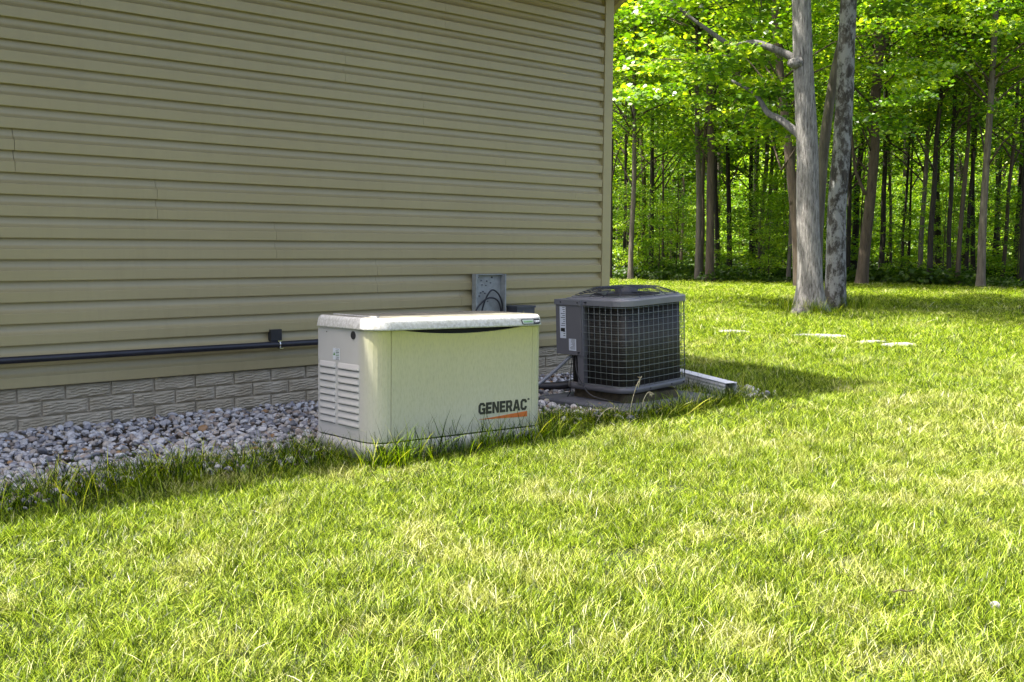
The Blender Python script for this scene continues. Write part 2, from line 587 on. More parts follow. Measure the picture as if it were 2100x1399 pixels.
# lawn reaches a curved edge where the woods begin
edge = [ground_at(x, d) for x, d in ((700, 39), (1100, 38.5), (1290, 37.5), (1450, 36.5), (1700, 38.0), (1900, 36.5), (2010, 35.5), (2300, 34), (2700, 33))]
lawn_outline = [(-60, -60), (60, -60), (60, -20)] + [(p[0], p[1]) for p in reversed(edge)] + [(-60, 30)]
sheet("lawn_soil", lawn_outline, -0.02, M_SOIL, "soil and thatch seen between the blades of the lawn")
sheet("gravel_bed", [(-5, -1.75), (1.0, -1.78), (3.0, -1.75), (5.5, -1.9), (7.22, -1.7), (7.22, 0.05), (-5, 0.05)], -0.012, M_DIRT, "dirt under the pebbles along the foundation wall")

# ------------------------------------------------------------------ scatter system: points in the object's own mesh
def scatter(name, variants, pts, rot, scl, attrs, mat, pick):
    """variants: list of (verts Nx3, faces list, tint N). Loose points carry instance data; a node group instances the variants on them."""
    nv = len(variants)
    V = []; Fs = []; vid = []; tint = []
    b = 0
    for k, (v, f, t) in enumerate(variants):
        V.append(v); Fs.extend([tuple(i+b for i in q) for q in f]); vid.append(np.full(len(v), k)); tint.append(t)
        b += len(v)
    V.append(pts); vid.append(np.full(len(pts), -1)); tint.append(np.zeros(len(pts)))
    V = np.concatenate(V); vid = np.concatenate(vid).astype(np.int32); tint = np.concatenate(tint).astype(np.float32)
    me = bpy.data.meshes.new(name)
    me.from_pydata(V.tolist(), [], Fs)
    me.materials.append(mat)
    def add(nm, typ, arr, key):
        a = me.attributes.new(nm, typ, 'POINT')
        a.data.foreach_set(key, np.ascontiguousarray(arr).ravel())
    add("vid", 'INT', vid, "value")
    add("tint", 'FLOAT', tint, "value")
    def full(arr, w=1):
        z = np.zeros((b, w), np.float32)
        return np.concatenate([z, np.asarray(arr, np.float32).reshape(-1, w)])
    add("rot", 'FLOAT_VECTOR', full(rot, 3), "vector")
    add("scl", 'FLOAT_VECTOR', full(scl, 3), "vector")
    add("pick", 'INT', np.concatenate([np.zeros(b), pick]).astype(np.int32), "value")
    for k, a in attrs.items():
        add(k, 'FLOAT', full(a), "value")
    me.polygons.foreach_set("use_smooth", np.ones(len(me.polygons), dtype=bool))
    o = bpy.data.objects.new(name, me)
    COL.objects.link(o)
    ng = bpy.data.node_groups.new(name+"_nodes", 'GeometryNodeTree')
    ng.interface.new_socket("Geometry", in_out='INPUT', socket_type='NodeSocketGeometry')
    ng.interface.new_socket("Geometry", in_out='OUTPUT', socket_type='NodeSocketGeometry')
    gi = ng.nodes.new('NodeGroupInput'); go = ng.nodes.new('NodeGroupOutput')
    def na(nm, typ):
        n = ng.nodes.new('GeometryNodeInputNamedAttribute')
        n.data_type = typ
        n.inputs["Name"].default_value = nm
        return n.outputs["Attribute"]
    vida = na("vid", 'INT')
    def sep(val):
        c = ng.nodes.new('FunctionNodeCompare'); c.data_type = 'INT'; c.operation = 'EQUAL'
        ii = [s for s in c.inputs if s.type == 'INT']
        ng.links.new(vida, ii[0]); ii[1].default_value = val
        s = ng.nodes.new('GeometryNodeSeparateGeometry'); s.domain = 'POINT'
        ng.links.new(gi.outputs[0], s.inputs["Geometry"])
        ng.links.new(c.outputs["Result"], s.inputs["Selection"])
        return s.outputs["Selection"]
    g2i = ng.nodes.new('GeometryNodeGeometryToInstance')
    for k in reversed(range(nv)):
        ng.links.new(sep(k), g2i.inputs[0])
    iop = ng.nodes.new('GeometryNodeInstanceOnPoints')
    ng.links.new(sep(-1), iop.inputs["Points"])
    ng.links.new(g2i.outputs[0], iop.inputs["Instance"])
    iop.inputs["Pick Instance"].default_value = True
    ng.links.new(na("pick", 'INT'), iop.inputs["Instance Index"])
    e2r = ng.nodes.new('FunctionNodeEulerToRotation')
    ng.links.new(na("rot", 'FLOAT_VECTOR'), e2r.inputs[0])
    ng.links.new(e2r.outputs[0], iop.inputs["Rotation"])
    ng.links.new(na("scl", 'FLOAT_VECTOR'), iop.inputs["Scale"])
    ng.links.new(iop.outputs[0], go.inputs[0])
    md = o.modifiers.new("scatter", 'NODES')
    md.node_group = ng
    return o

# ------------------------------------------------------------------ house
house = empty("house", (7.06, 0, 0))
tag(house, "tan sided house wall on a pale cast brick foundation", "house")
hp = Matrix.Translation((-7.06, 0, 0))
def hpart(o):
    o.location = Vector(o.location)+Vector((-7.06, 0, 0))
    return o
XL, XR = -4.0, 7.06
S = 0.127
Z0 = 0.304
fnd = hpart(MB().box(XL, 7.125, 0.008, 0.30, -0.3, Z0-0.002).build("foundation", M_MORTAR, house))
# cast bricks: a ridged face on each
def brick_mesh(seed, w=0.272, h=0.083, d=0.016):
    r = np.random.default_rng(seed)
    nx, nz = 11, 9
    v = []; f = []
    for j in range(nz+1):
        for i in range(nx+1):
            x = w*i/nx; z = h*j/nz
            e = (i in (0, nx)) or (j in (0, nz))
            y = -0.003 if e else -d*0.42-(r.random()*0.7+((j+(i//3)) % 2)*0.75)*d*0.5
            v.append((x+(0 if e else r.uniform(-.008, .008)), y, z+(0 if e else r.uniform(-.003, .003))))
    for j in range(nz):
        for i in range(nx):
            a = j*(nx+1)+i
            f.append((a, a+1, a+nx+2, a+nx+1))
    # side skirt back to the mortar
    ring = [i for i in range(nx+1)]+[j*(nx+1)+nx for j in range(1, nz+1)]+[nz*(nx+1)+i for i in range(nx-1, -1, -1)]+[j*(nx+1) for j in range(nz-1, 0, -1)]
    b = len(v)
    for k in ring: v.append((v[k][0], 0.0075, v[k][2]))
    n = len(ring)
    for k in range(n):
        k2 = (k+1) % n
        f.append((ring[k2], ring[k], b+k, b+k2))
    mb = MB().add(v, f)
    me = bpy.data.meshes.new("brick"); me.from_pydata(mb.v, [], mb.f); me.materials.append(M_BRICK)
    return me
bms = [brick_mesh(s) for s in range(6)]
CH = 0.0914; BW = 0.2825
for row in range(4):
    z = Z0-0.004-CH*(row+1)
    x = 3.436-BW*26.5 if row % 2 == 0 else 3.436-BW*27
    x += BW*0.5
    while x < 7.09:
        if x > XL-0.02:
            xe = min(x+BW, 7.125)
            o = bpy.data.objects.new("brick", random.choice(bms))
            o.location = (x+0.004, 0.0, z+0.0035)
            o.scale = ((xe-x)/BW, random.uniform(0.8, 1.15), 1)
            link(o, fnd)
            o.matrix_parent_inverse = Matrix.Identity(4)
        x += BW
# foundation object origin is the house origin shifted: put its children in the same frame
wall = hpart(MB().box(XL, XR, 0.003, 0.16, Z0+0.001, 3.52).build("wall", M_TRIM_IN, house))
prof = []   # two courses of a dutch lap panel, (y, z) from the bottom
def course(z0):
    out = [(-0.0036, z0+0.001), (-0.0038, z0+0.036), (-0.0300, z0+0.036), (-0.0302, z0+0.0015), (-0.0315, z0), (-0.0325, z0+0.004), (-0.0350, z0+S*0.47), (-0.0345, z0+S*0.48)]
    for t, yy in ((.53, -.0250), (.59, -.0165), (.66, -.0095), (.74, -.0058), (.82, -.0040), (.90, -.0032)):
        out.append((yy, z0+S*t))
    out.append((-0.0030, z0+S-0.0006))
    return out
prof = course(0)+course(S)
prof[-1] = (-0.0028, 2*S+0.004)
poly = prof+[(0.002, 2*S+0.004), (0.002, 0.001)]
poly = poly[::-1]
PERIOD = 4.67
joints = {0: 6.30, 1: 5.424, 2: 4.607, 3: 3.757, 4: 2.904, 5: 2.047, 6: 5.892, 7: 5.039, 8: 4.332, 9: 2.45, 10: 5.253, 11: 6.242, 12: 3.6}
for r in range(13):
    z = Z0+r*2*S
    j = joints[r]
    xs = [XL]
    k = j-PERIOD*3
    while k < XR-0.05:
        if k > XL+0.2: xs.append(k)
        k += PERIOD
    xs.append(XR-0.002)
    top = poly if r < 12 else [(y, min(zz, 0.165)) for y, zz in poly]
    for i in range(len(xs)-1):
        mb = MB().prism(top, xs[i]+(0.0014 if i else 0), xs[i+1]-(0.0014 if i < len(xs)-2 else 0), 'x')
        o = mb.build("siding_panel", M_SIDING)
        COL.objects.unlink(o); COL.objects.link(o)
        o.parent = wall
        dy = -0.0015*((len(xs)-i) % 2)
        o.location = (0, dy-0.0008*(r % 2), z)
        fix_normals(o)
post = hpart(MB().add([], []).build("corner_post", M_TRIM, house))
mb = MB()
mb.box(7.062, 7.168, -0.041, 0.002, Z0-0.012, 3.50)
mb.box(7.134, 7.168, 0.002, 0.11, Z0-0.012, 3.50)
mb.box(7.050, 7.0615, -0.012, 0.002, Z0-0.004, 3.50)
post.data = mb.build("tmp", M_TRIM).data
bpy.data.objects.remove(bpy.data.objects["tmp"])
# gable end
mb = MB()
pr = []
n = 25
for k in range(n):
    pr += [(7.126, Z0+k*S), (7.118, Z0+k*S+S*0.55), (7.108, Z0+k*S+S-0.001)]
pr += [(7.0, Z0+n*S), (7.0, Z0)]
mb.prism([(x, z) for x, z in pr], 0.111, 10.0, 'y')
o = mb.build("gable_wall", M_SIDING, house); hpart(o); fix_normals(o)
o = hpart(MB().prism([(0.05, 3.482), (5.0, 6.75), (9.95, 3.482)], 7.0, 7.124, 'x').build("gable_top", M_SIDING, house)); fix_normals(o)
o = hpart(MB().box(7.0, 7.122, 0.301, 10.0, -0.3, Z0-0.003).build("side_foundation", M_MORTAR, house))
o = hpart(MB().box(XL, 6.99, 9.9, 10.0, -0.3, 3.48).build("rear_wall", M_SIDING, house))
# roof: two pitched slabs; unseen front eave deepened to keep the generator shaded
rp = 0.59
mb = MB()
mb.prism([(-1.06, 3.56), (5.0, 3.56+5.46*rp), (10.46, 3.56), (10.46, 3.60), (5.0, 3.60+5.46*rp), (-1.06, 3.60)], -4.3, 7.24, 'x')
o = hpart(mb.build("roof", M_SHINGLE, house)); fix_normals(o)
o = hpart(MB().box(-4.3, 7.22, -1.04, 0.02, 3.525, 3.545).build("soffit", M_TRIM, house))
gut = MB().prism([(y_-0.6, z_) for y_, z_ in [(-0.44, 3.47), (-0.52, 3.47), (-0.555, 3.52), (-0.56, 3.60), (-0.55, 3.60), (-0.545, 3.525), (-0.515, 3.482), (-0.44, 3.482)]], -4.3, 7.24, 'x')
o = hpart(gut.build("gutter", M_TRIM, house)); fix_normals(o)
# rake boards
o = hpart(MB().prism([(-1.06, 3.44), (5.0, 3.40+5.46*rp), (5.0, 3.555+5.46*rp), (-1.06, 3.555)], 7.215, 7.238, 'x').build("rake_board", M_TRIM, house)); fix_normals(o)

# downspout: from the gutter end round the corner to the gable face
def fluted(path, w, d, name, mat, parent, up=(0, 0, 1), flat_w=None):
    """rectangular downspout with ribs swept along a polyline"""
    n_rib = 5
    base = []
    for k in range(n_rib*2+1):
        t = k/(n_rib*2); base.append((-w/2+w*t, -d/2+(0.004 if k % 2 else 0)))
    for k in range(n_rib*2+1):
        t = k/(n_rib*2); base.append((w/2+(-0.004 if k % 2 else 0), -d/2+d*t))
    for k in range(n_rib*2+1):
        t = k/(n_rib*2); base.append((w/2-w*t, d/2-(0.004 if k % 2 else 0)))
    for k in range(n_rib*2+1):
        t = k/(n_rib*2); base.append((-w/2+(0.004 if k % 2 else 0), d/2-d*t))
    rings = []
    pts = [Vector(p) for p in path]
    ref = Vector(up)
    for i, p in enumerate(pts):
        t = (pts[min(i+1, len(pts)-1)]-pts[max(i-1, 0)]).normalized()
        u = ref.cross(t)
        if u.length < 0.2: u = Vector((0, 1, 0)).cross(t)
        u.normalize(); v2 = t.cross(u).normalized()
        rings.append([p+u*a+v2*b for a, b in base])
    mb = MB().loft(rings, False, False, False)
    o = mb.build(name, mat, parent)
    sm = o.modifiers.new("shell", 'SOLIDIFY'); sm.thickness = 0.002
    return o
ds = hpart(fluted([(7.20, -1.08, 3.50), (7.30, -0.60, 3.52), (7.33, -0.30, 3.50), (7.31, -0.08, 3.46), (7.25, 0.06, 3.33), (7.215, 0.15, 3.18), (7.205, 0.18, 3.02), (7.205, 0.18, 0.30), (7.21, 0.15, 0.20)], 0.085, 0.065, "downspout", M_TRIM, house, up=(1, 0, 0)))

ext = fluted([(0.55, 1.85, 0.055), (0.40, 1.2, 0.035), (0, 0, 0)], 0.11, 0.135, "downspout_extension", M_ALU, None)
ext.location = (6.63, -1.80, 0.074)
tag(ext, "white ribbed downspout extension lying in the grass beside the air conditioner", "downspout")

# ------------------------------------------------------------------ generator
GR = (-.013, .016, -.025)
gen = empty("generator", (3.191, -2.01, .112), GR)
tag(gen, "cream standby generator with louvred end and mottled lid on the gravel", "generator")
W, D, H = 1.245, 0.58, 0.60
RC = 0.115
def ring(off, z, r=RC, inset_front=0.0):
    return [(x, y, z) for x, y in rrect(0, W, 0+inset_front, D, r, 7, off, 0.02)]
# composite base
mb = MB().loft([ring(0.006, -0.10), ring(0.006, -0.012), ring(0.0, -0.008)])
mb.build("base", M_GEN, gen)
mb = MB().loft([ring(-0.012, -0.009), ring(-0.012, 0.001)])
mb.build("base_seam", M_DARK, gen)
# shell (left end, back, right end) set 0.0 ; front recess behind the door
SL, DR = 0.100, 1.128
def shell_outline():
    pts = [p for p in rrect(0, W, 0, D, RC, 7)]
    return pts
pl = [p for p in rrect(0, W, 0, D, RC, 7, 0, 0.02)]
left = [(SL, 0.0)]+[p for p in pl[:8]][::-1]      # front-left corner going back
lo = pl[7::-1]                                       # from front face to left face
outline = [(SL, 0.06), (SL, 0.0)]+[p for p in pl[7::-1] if p[0] <= SL+0.03 and p[0] < SL]+pl[:21:-1][1:]
# explicit outline: right corner, back, left corner, as one closed shell with a notch for the door
corner_fl = [p for p in pl[0:8]]        # (0,RC) -> (RC,0)
corner_fr = [p for p in pl[8:16]]       # (W-RC,0) -> (W,RC)
corner_br = [p for p in pl[16:24]]
corner_bl = [p for p in pl[24:32]]
SLx = corner_fl[-1][0]-0.02
outline = corner_fl[:-1]+[(SL+0.012, 0.0006)]+[(SL+0.012, 0.035), (DR, 0.035), (DR, 0.0006)]
outline += [p for p in corner_fr if p[0] > DR+0.004]+corner_br+corner_bl
mb = MB().loft([[(x, y, 0.0) for x, y in outline], [(x, y, H) for x, y in outline]], smooth=False)
# smooth shading of the rounded corners is faked by enough segments
body = mb.build("body", M_GEN, gen)
fix_normals(body)
bev = None
# near-black panel painting the shadow inside the door's dip
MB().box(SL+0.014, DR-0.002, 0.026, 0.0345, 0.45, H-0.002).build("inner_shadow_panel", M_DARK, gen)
# front door with a hand recess dipping in its top edge
x0, x1 = SL+0.0155, DR-0.0035
top = []
nn = 36
for k in range(nn+1):
    x = x0+(x1-x0)*k/nn
    t = (x-0.200)/(1.03-0.200)
    dip = 0.027*max(0.0, math.sin(PI*min(max(t, 0), 1)))**0.75 if 0 < t < 1 else 0
    top.append((x, H-0.001-dip))
door_poly = [(x0, 0.001), (x1, 0.001)]+top[::-1]
mb = MB().prism([(x, z) for x, z in door_poly], -0.0015, 0.022, 'y')
door = fix_normals(mb.build("front_door", M_GEN, gen))
# lid
lid_r = []
for off, z, sc in ((0.004, H+0.0005, 1), (0.012, H+0.002, 1), (0.011, H+0.010, 1), (0.004, H+0.044, 1), (-0.001, H+0.056, 1), (-0.013, H+0.065, 1), (-0.03, H+0.068, 1), (-0.16, H+0.073, 1)):
    lid_r.append([(x, y, z) for x, y in rrect(0, W, 0, D, RC, 7, off, 0.03)])
mb = MB().loft(lid_r)
lid = mb.build("lid", M_LID, gen)
o = MB().prism([(0.0, 0.0), (0.0, 0.006), (-0.012, 0.006)], 0.10, 1.10, 'x')
MB().box(0.06, 0.075, 0.06, 0.50, H+0.068, H+0.076).build("lid_rib", M_LID, gen)
# louvres on the left end
sl = MB()
def louvre_mesh(v0, v1, name):
    mb = MB()
    hgt = 0.033
    prof_ = [(0.0, hgt), (-0.003, hgt*0.82), (-0.0085, hgt*0.35), (-0.0105, 0.006), (-0.009, 0.0), (0.003, 0.002), (0.003, hgt)]
    n_ = 6
    rings = []
    for k in range(n_+1):
        t = k/n_
        sc = 1.0
        if k == 0 or k == n_: sc = 0.25
        rings.append([((x*sc if x < 0 else x), v0+(v1-v0)*t, z) for x, z in prof_])
    # ease the ends
    rings[1] = [((x*0.93 if x < 0 else x), v0+0.010, z) for x, z in prof_]
    rings[-2] = [((x*0.93 if x < 0 else x), v1-0.010, z) for x, z in prof_]
    mb.loft(rings, smooth=False)
    me_o = mb.build(name, M_GEN, gen)
    return fix_normals(me_o)
la = louvre_mesh(0.135, 0.352, "louvre"); lb = louvre_mesh(0.376, 0.545, "louvre")
for k in range(9):
    z = 0.070+k*0.0385
    if k == 0:
        la.location.z = z; lb.location.z = z
    else:
        copy_obj(la, gen, (0, 0, z)); copy_obj(lb, gen, (0, 0, z))
# dark strips painting the shade under every louvre
for k in range(9):
    z = 0.070+k*0.0385
    MB().box(-0.0012, 0.002, 0.142, 0.346, z-0.0045, z+0.003).build("louvre_shade", M_DARK, gen)
    MB().box(-0.0012, 0.002, 0.382, 0.540, z-0.0045, z+0.003).build("louvre_shade", M_DARK, gen)
def disc(r, t, n=20):
    return [(r*math.cos(2*PI*k/n), r*math.sin(2*PI*k/n)) for k in range(n)]
def disc_x(name, v, z, r, mat, parent, x0=-0.002, x1=0.003):
    mb = MB().prism([(v+a, z+b) for a, b in disc(r, 0)], x0, x1, 'x')
    return fix_normals(mb.build(name, mat, parent))
disc_x("knockout_hole_disc", 0.194, 0.569, 0.022, M_BLACK, gen, -0.004, 0.002)  # black disc painting the dark of the open knockout hole
disc_x("rivet", 0.47, 0.575, 0.004, M_BLACK, gen, -0.0015, 0.002)
# warning sticker on the left end
st = MB().box(-0.0012, 0.0, 0.336, 0.404, 0.424, 0.488).build("warning_sticker", M_WHITEP, gen)
def sub(mb, name, mat, parent): return mb.build(name, mat, parent)
sub(MB().box(-0.0018, -0.0013, 0.376, 0.4, 0.445, 0.468), "green_triangle", M_GREENP, st) if False else None
sub(MB().prism([(0.401, 0.448), (0.378, 0.448), (0.39, 0.468)], -0.0018, -0.0013, 'x'), "triangle_mark", M_GREENP, st)
for zz, hh, mt_ in ((0.484, 0.002, M_TEXT), (0.474, 0.003, M_GREENP), (0.466, 0.004, M_TEXT), (0.457, 0.003, M_GREENP), (0.448, 0.004, M_GREENP), (0.439, 0.003, M_TEXT), (0.431, 0.002, M_TEXT), (0.4255, 0.002, M_TEXT)):
    sub(MB().box(-0.0018, -0.0013, 0.34, 0.374, zz-hh/2, zz+hh/2), "print_line", mt_, st)
# plug low on the corner of the base
g = MB().tube([(0.062, 0.035, -0.038), (0.045, -0.012, -0.040)], 0.026, 12)
g.build("base_plug", M_BLACK, gen)
# warning strip on the right end
rs = MB().box(W+0.0, W+0.0012, 0.13, 0.20, 0.08, 0.42).build("side_label", M_WHITEP, gen)
for zz in (0.40, 0.29, 0.19, 0.11):
    MB().box(W+0.0013, W+0.0018, 0.132, 0.198, zz-0.018, zz+0.008).build("print_block", M_ORANGE, rs)
for zz in (0.36, 0.345, 0.33, 0.25, 0.235, 0.22, 0.15, 0.135):
    MB().box(W+0.0013, W+0.0018, 0.136, 0.194, zz-0.003, zz+0.003).build("print_line", M_TEXT, rs)
# name and swoosh, standing proud of the door
RX = Matrix.Rotation(PI/2, 4, 'X')
def wordmark(x0, x1, z0, z1):
    """seven wide capitals cut as outlines"""
    h = 1.0; t = 0.235; c = 0.22
    E_ = [(0, 0), (.70, 0), (.70, t), (.27, t), (.27, .395), (.64, .395), (.64, .605), (.27, .605), (.27, 1-t), (.70, 1-t), (.70, 1), (0, 1)]
    C_ = [(c, 0), (.80-c*.8, 0), (.80, c*.9), (.80, .36), (.54, .36), (.54, .27), (.50, .22), (.31, .22), (.26, .27), (.26, .73), (.31, .78), (.50, .78), (.54, .73), (.54, .66), (.80, .66), (.80, 1-c*.9), (.80-c*.8, 1), (c, 1), (0, 1-c), (0, c)]
    G_ = [(c, 0), (.82, 0), (.82, .54), (.42, .54), (.42, .35), (.56, .35), (.56, .21), (.31, .21), (.26, .27), (.26, .73), (.31, .79), (.50, .79), (.55, .74), (.55, .68), (.82, .68), (.82, 1-c), (.82-c*.8, 1), (c, 1), (0, 1-c), (0, c)]
    N_ = [(0, 0), (.26, 0), (.26, .62), (.56, 0), (.82, 0), (.82, 1), (.57, 1), (.57, .40), (.27, 1), (0, 1)]
    R_ = [(0, 0), (.26, 0), (.26, .34), (.38, .34), (.54, 0), (.84, 0), (.64, .37), (.78, .50), (.78, .86), (.62, 1), (.2605, 1), (.2605, .79), (.48, .79), (.53, .74), (.53, .60), (.48, .55), (.26, .55), (.26, 1), (0, 1)]
    A_ = [(0, 0), (.28, 0), (.335, .20), (.58, .20), (.635, 0), (.93, 0), (.62, 1), (.4605, 1), (.4605, .74), (.54, .40), (.38, .40), (.46, .74), (.46, 1), (.31, 1)]
    adv = [(G_, .90), (E_, .78), (N_, .91), (E_, .78), (R_, .87), (A_, .97), (C_, .80)]
    tot = sum(a for _, a in adv)
    sx = (x1-x0)/tot
    mb = MB(); x = x0
    for P_, a in adv:
        mb.prism([(x+px*sx, z0+pz*(z1-z0)) for px, pz in P_], -0.0032, -0.0016, 'y')
        x += a*sx
    return mb
lt = wordmark(0.716, 1.086, 0.099, 0.166).build("lettering", M_TEXT, gen)
fix_normals(lt)
# cut the letters like the wordmark: a registered mark dot after it
mb = MB().prism([(0.716, 0.0865), (1.090, 0.0620), (1.090, 0.0935)], -0.003, -0.0016, 'y')
mb.v = [(x, y, z) for x, y, z in mb.v]
swoosh = MB().prism([(0.716, 0.0700), (1.090, 0.0590), (1.090, 0.0920)], -0.003, -0.0016, 'y').build("orange_swoosh", M_ORANGE, gen)
fix_normals(swoosh)
reg = text_obj("registered_mark", "®", 0.018, M_TEXT, gen, Matrix.Translation((1.093, -0.0022, 0.156)) @ RX)
# lid badge
BX = Matrix.Translation((1.030, -0.0125, H+0.010)) @ Matrix.Rotation(math.radians(-14), 4, 'X') 
bo = bpy.data.objects.new("badge_holder", None)
def badge():
    w, h = 0.148, 0.034
    poly_ = [(0.006, h), (0.0, h-0.006), (0.006, 0.004), (0.02, 0), (w-0.014, 0), (w, 0.005), (w, h-0.008), (w-0.01, h)]
    o = fix_normals(MB().prism(poly_[::-1], -0.0022, 0.001, 'y').build("lid_badge", M_TEXT, gen))
    o.matrix_local = BX
    p2 = [(0.011, h-0.005), (0.006, h-0.008), (0.012, 0.006), (0.026, 0.004), (0.092, 0.004), (0.096, h-0.005)]
    q = fix_normals(MB().prism(p2[::-1], -0.0030, -0.0022, 'y').build("badge_plate", M_BADGE, o))
    text_obj("badge_lettering", "GUARDIAN", 0.0135, M_GREENP, o, Matrix.Translation((0.016, -0.0032, 0.0115)) @ RX, bold=0.0002, xs=1.0)
    text_obj("badge_rating", "13kW", 0.0165, M_WHITEP, o, Matrix.Translation((0.101, -0.0024, 0.011)) @ RX, bold=0.0004)
bpy.data.objects.remove(bo)
badge()

# ------------------------------------------------------------------ air conditioner
ac = empty("air_conditioner", (5.57, -1.683, .125), (-.006, -.043, .012))
tag(ac, "square grey air conditioner condenser with wire grille at the house corner", "air conditioner")
AW, AD, AH = 0.745, 0.637, 0.658
AR = 0.13
def aring(off, z, r=AR): return [(x, y, z) for x, y in rrect(0, AW, 0, AD, r, 8, off)]
MB().loft([aring(-0.012, 0.0), aring(0.004, 0.003), aring(0.004, 0.040), aring(-0.004, 0.044)]).build("base_pan", M_ACPAINT, ac)
MB().loft([aring(-0.045, 0.03, 0.1), aring(-0.045, 0.625, 0.1)]).build("coil", M_COIL, ac)
MB().loft([aring(0.010, 0.620), aring(0.012, 0.623), aring(0.012, 0.660), aring(0.004, 0.666), aring(-0.03, 0.668), aring(-0.035, 0.678), aring(-0.055, 0.680)], smooth=False).build("lid", M_ACTOP, ac)
MB().prism(disc(0.25, 0, 40), 0.6802, 0.684, 'z').build("fan_opening", M_DARK, ac, loc=(0.385, 0.32, 0))
# wires of the side grille: uprights one by one, hoops round the cabinet
path = []
pl2 = rrect(0, AW, 0, AD, AR, 8, 0.003)
def along(pl_, start, total, n):
    """n evenly spaced points over a polyline ring"""
    P = [Vector((x, y, 0)) for x, y in pl_]; P.append(P[0])
    L = [0]
    for i in range(1, len(P)): L.append(L[-1]+(P[i]-P[i-1]).length)
    out = []
    for k in range(n):
        s_ = (start+total*k/(n-1)) % L[-1]
        for i in range(1, len(P)):
            if L[i] >= s_:
                t = (s_-L[i-1])/max(1e-9, L[i]-L[i-1])
                out.append(P[i-1].lerp(P[i], t)); break
    return out, L[-1]
# ring starts at (0, AR) on the left side, runs round the front-left corner, along the front, right side, back
_, LT = along(pl2, 0, 1, 2)
# start on the left side near the control panel: v = 0.40
start = LT-(0.40-AR)
total = (0.40-AR)+0.204*1.0+(AW-2*AR)+0.204+(AD-2*AR)+0.204+(AW-2*AR)
ups, _ = along(pl2, start, total, 42)
wire0 = None
for i, p in enumerate(ups):
    thick = 0.0034 if i in (0, 9, 20, 27) else 0.0020
    if wire0 is None or thick > 0.003:
        w_ = MB().tube([(0, 0, 0.045), (0, 0, 0.62)], thick, 5).build("grille_wire", M_GRILLE, ac, loc=(p.x, p.y, 0))
        if wire0 is None and thick < 0.003: wire0 = w_
    else:
        copy_obj(wire0, ac, (p.x, p.y, 0))
if wire0 is None: pass
hoops_pts, _ = along(rrect(0, AW, 0, AD, AR, 8, 0.0065), start, total, 60)
h0 = MB().tube([(p.x, p.y, 0) for p in hoops_pts], 0.0020, 5).build("grille_hoop", M_GRILLE, ac, loc=(0, 0, 0.05))
for k in range(1, 13):
    copy_obj(h0, ac, (0, 0, 0.05+k*0.0468))
# control panel on the left
cp = MB()
cp.prism([(-0.022, 0.405), (-0.004, 0.405), (0.06, 0.405), (0.06, 0.66), (-0.022, 0.66)], 0.254, 0.619, 'z')
cp = fix_normals(cp.build("control_panel", M_ACPAINT, ac))
MB().box(-0.012, 0.03, 0.398, 0.455, 0.04, 0.2535).build("corner_post", M_ACPAINT, ac)
MB().box(-0.012, 0.012, 0.396, 0.4045, 0.254, 0.619).build("corner_trim", M_ACTOP, ac)
MB().box(-0.03, 0.10, 0.40, 0.667, 0.6205, 0.658).build("lid_corner", M_ACTOP, ac)
lb1 = MB().box(-0.0235, -0.0222, 0.558, 0.618, 0.372, 0.606).build("rating_label", M_WHITEP, ac)
for k in range(15):
    zz = 0.60-k*0.0148
    if k in (10, 11):
        continue
    w_ = random.uniform(0.018, 0.045)
    MB().box(-0.0241, -0.0236, 0.564, 0.564+w_, zz-0.0035, zz+0.001).build("print_line", M_TEXT if k % 3 else M_JBOX, lb1)
MB().box(-0.0241, -0.0236, 0.566, 0.610, 0.422, 0.448).build("print_block", M_TEXT, lb1)
lb2 = MB().box(-0.0235, -0.0222, 0.458, 0.530, 0.285, 0.372).build("warning_label", M_WHITEP, ac)
for k in range(9):
    zz = 0.366-k*0.0085
    MB().box(-0.0241, -0.0236, 0.466, 0.466+random.uniform(0.025, 0.056), zz-0.002, zz+0.0012).build("print_line", M_JBOX, lb2)
for (v_, z_) in ((0.43, 0.64), (0.36, 0.645), (0.43, 0.275), (0.60, 0.64)):
    o = disc_x("screw", v_, z_, 0.006, M_BLACK, ac, -0.0335, -0.012)
for u_ in (0.1, 0.26, 0.5, 0.64):
    o = fix_normals(MB().prism([(u_+a, 0.02+b) for a, b in disc(0.006, 0, 8)], -0.008, 0.0, 'y').build("screw", M_BLACK, ac))
MB().box(0.02, 0.028, 0.10, 0.3, 0.01, 0.03) 
# domed fan guard: ring wires, radial wires and the motor under it
cxg, cyg = 0.385, 0.32
gd = empty_guard = None
RG0, RG1, ZG0, ZG1 = 0.335, 0.215, 0.683, 0.732
def squircle(r, a):
    c, s_ = math.cos(a), math.sin(a)
    k = (abs(c)**3.2+abs(s_)**3.2)**(1/3.2)
    return r*c/k, r*s_/k
frame_mb = MB()
rings_n = 12
for k in range(rings_n):
    if k < 5:
        t = k/5
        r = RG0+(RG1-RG0)*t; z = ZG0+(ZG1-ZG0)*t**0.9
    else:
        t = (k-5)/(rings_n-5)
        r = RG1*(1-t)+0.045*t; z = ZG1+0.006*t
    pts = [(cxg+squircle(r, 2*PI*i/36)[0], cyg+squircle(r, 2*PI*i/36)[1], z) for i in range(37)]
    MB().tube(pts, 0.0022, 4).build("guard_ring", M_GUARD, ac)
for k in range(16):
    a = 2*PI*(k+0.5)/16
    pts = []
    for r, z in ((RG0, ZG0-0.003), (RG1, ZG1), (0.04, ZG1+0.006)):
        x, y = squircle(r, a)
        pts.append((cxg+x, cyg+y, z))
    MB().tube(pts, 0.0024, 4).build("guard_spoke", M_GUARD, ac)
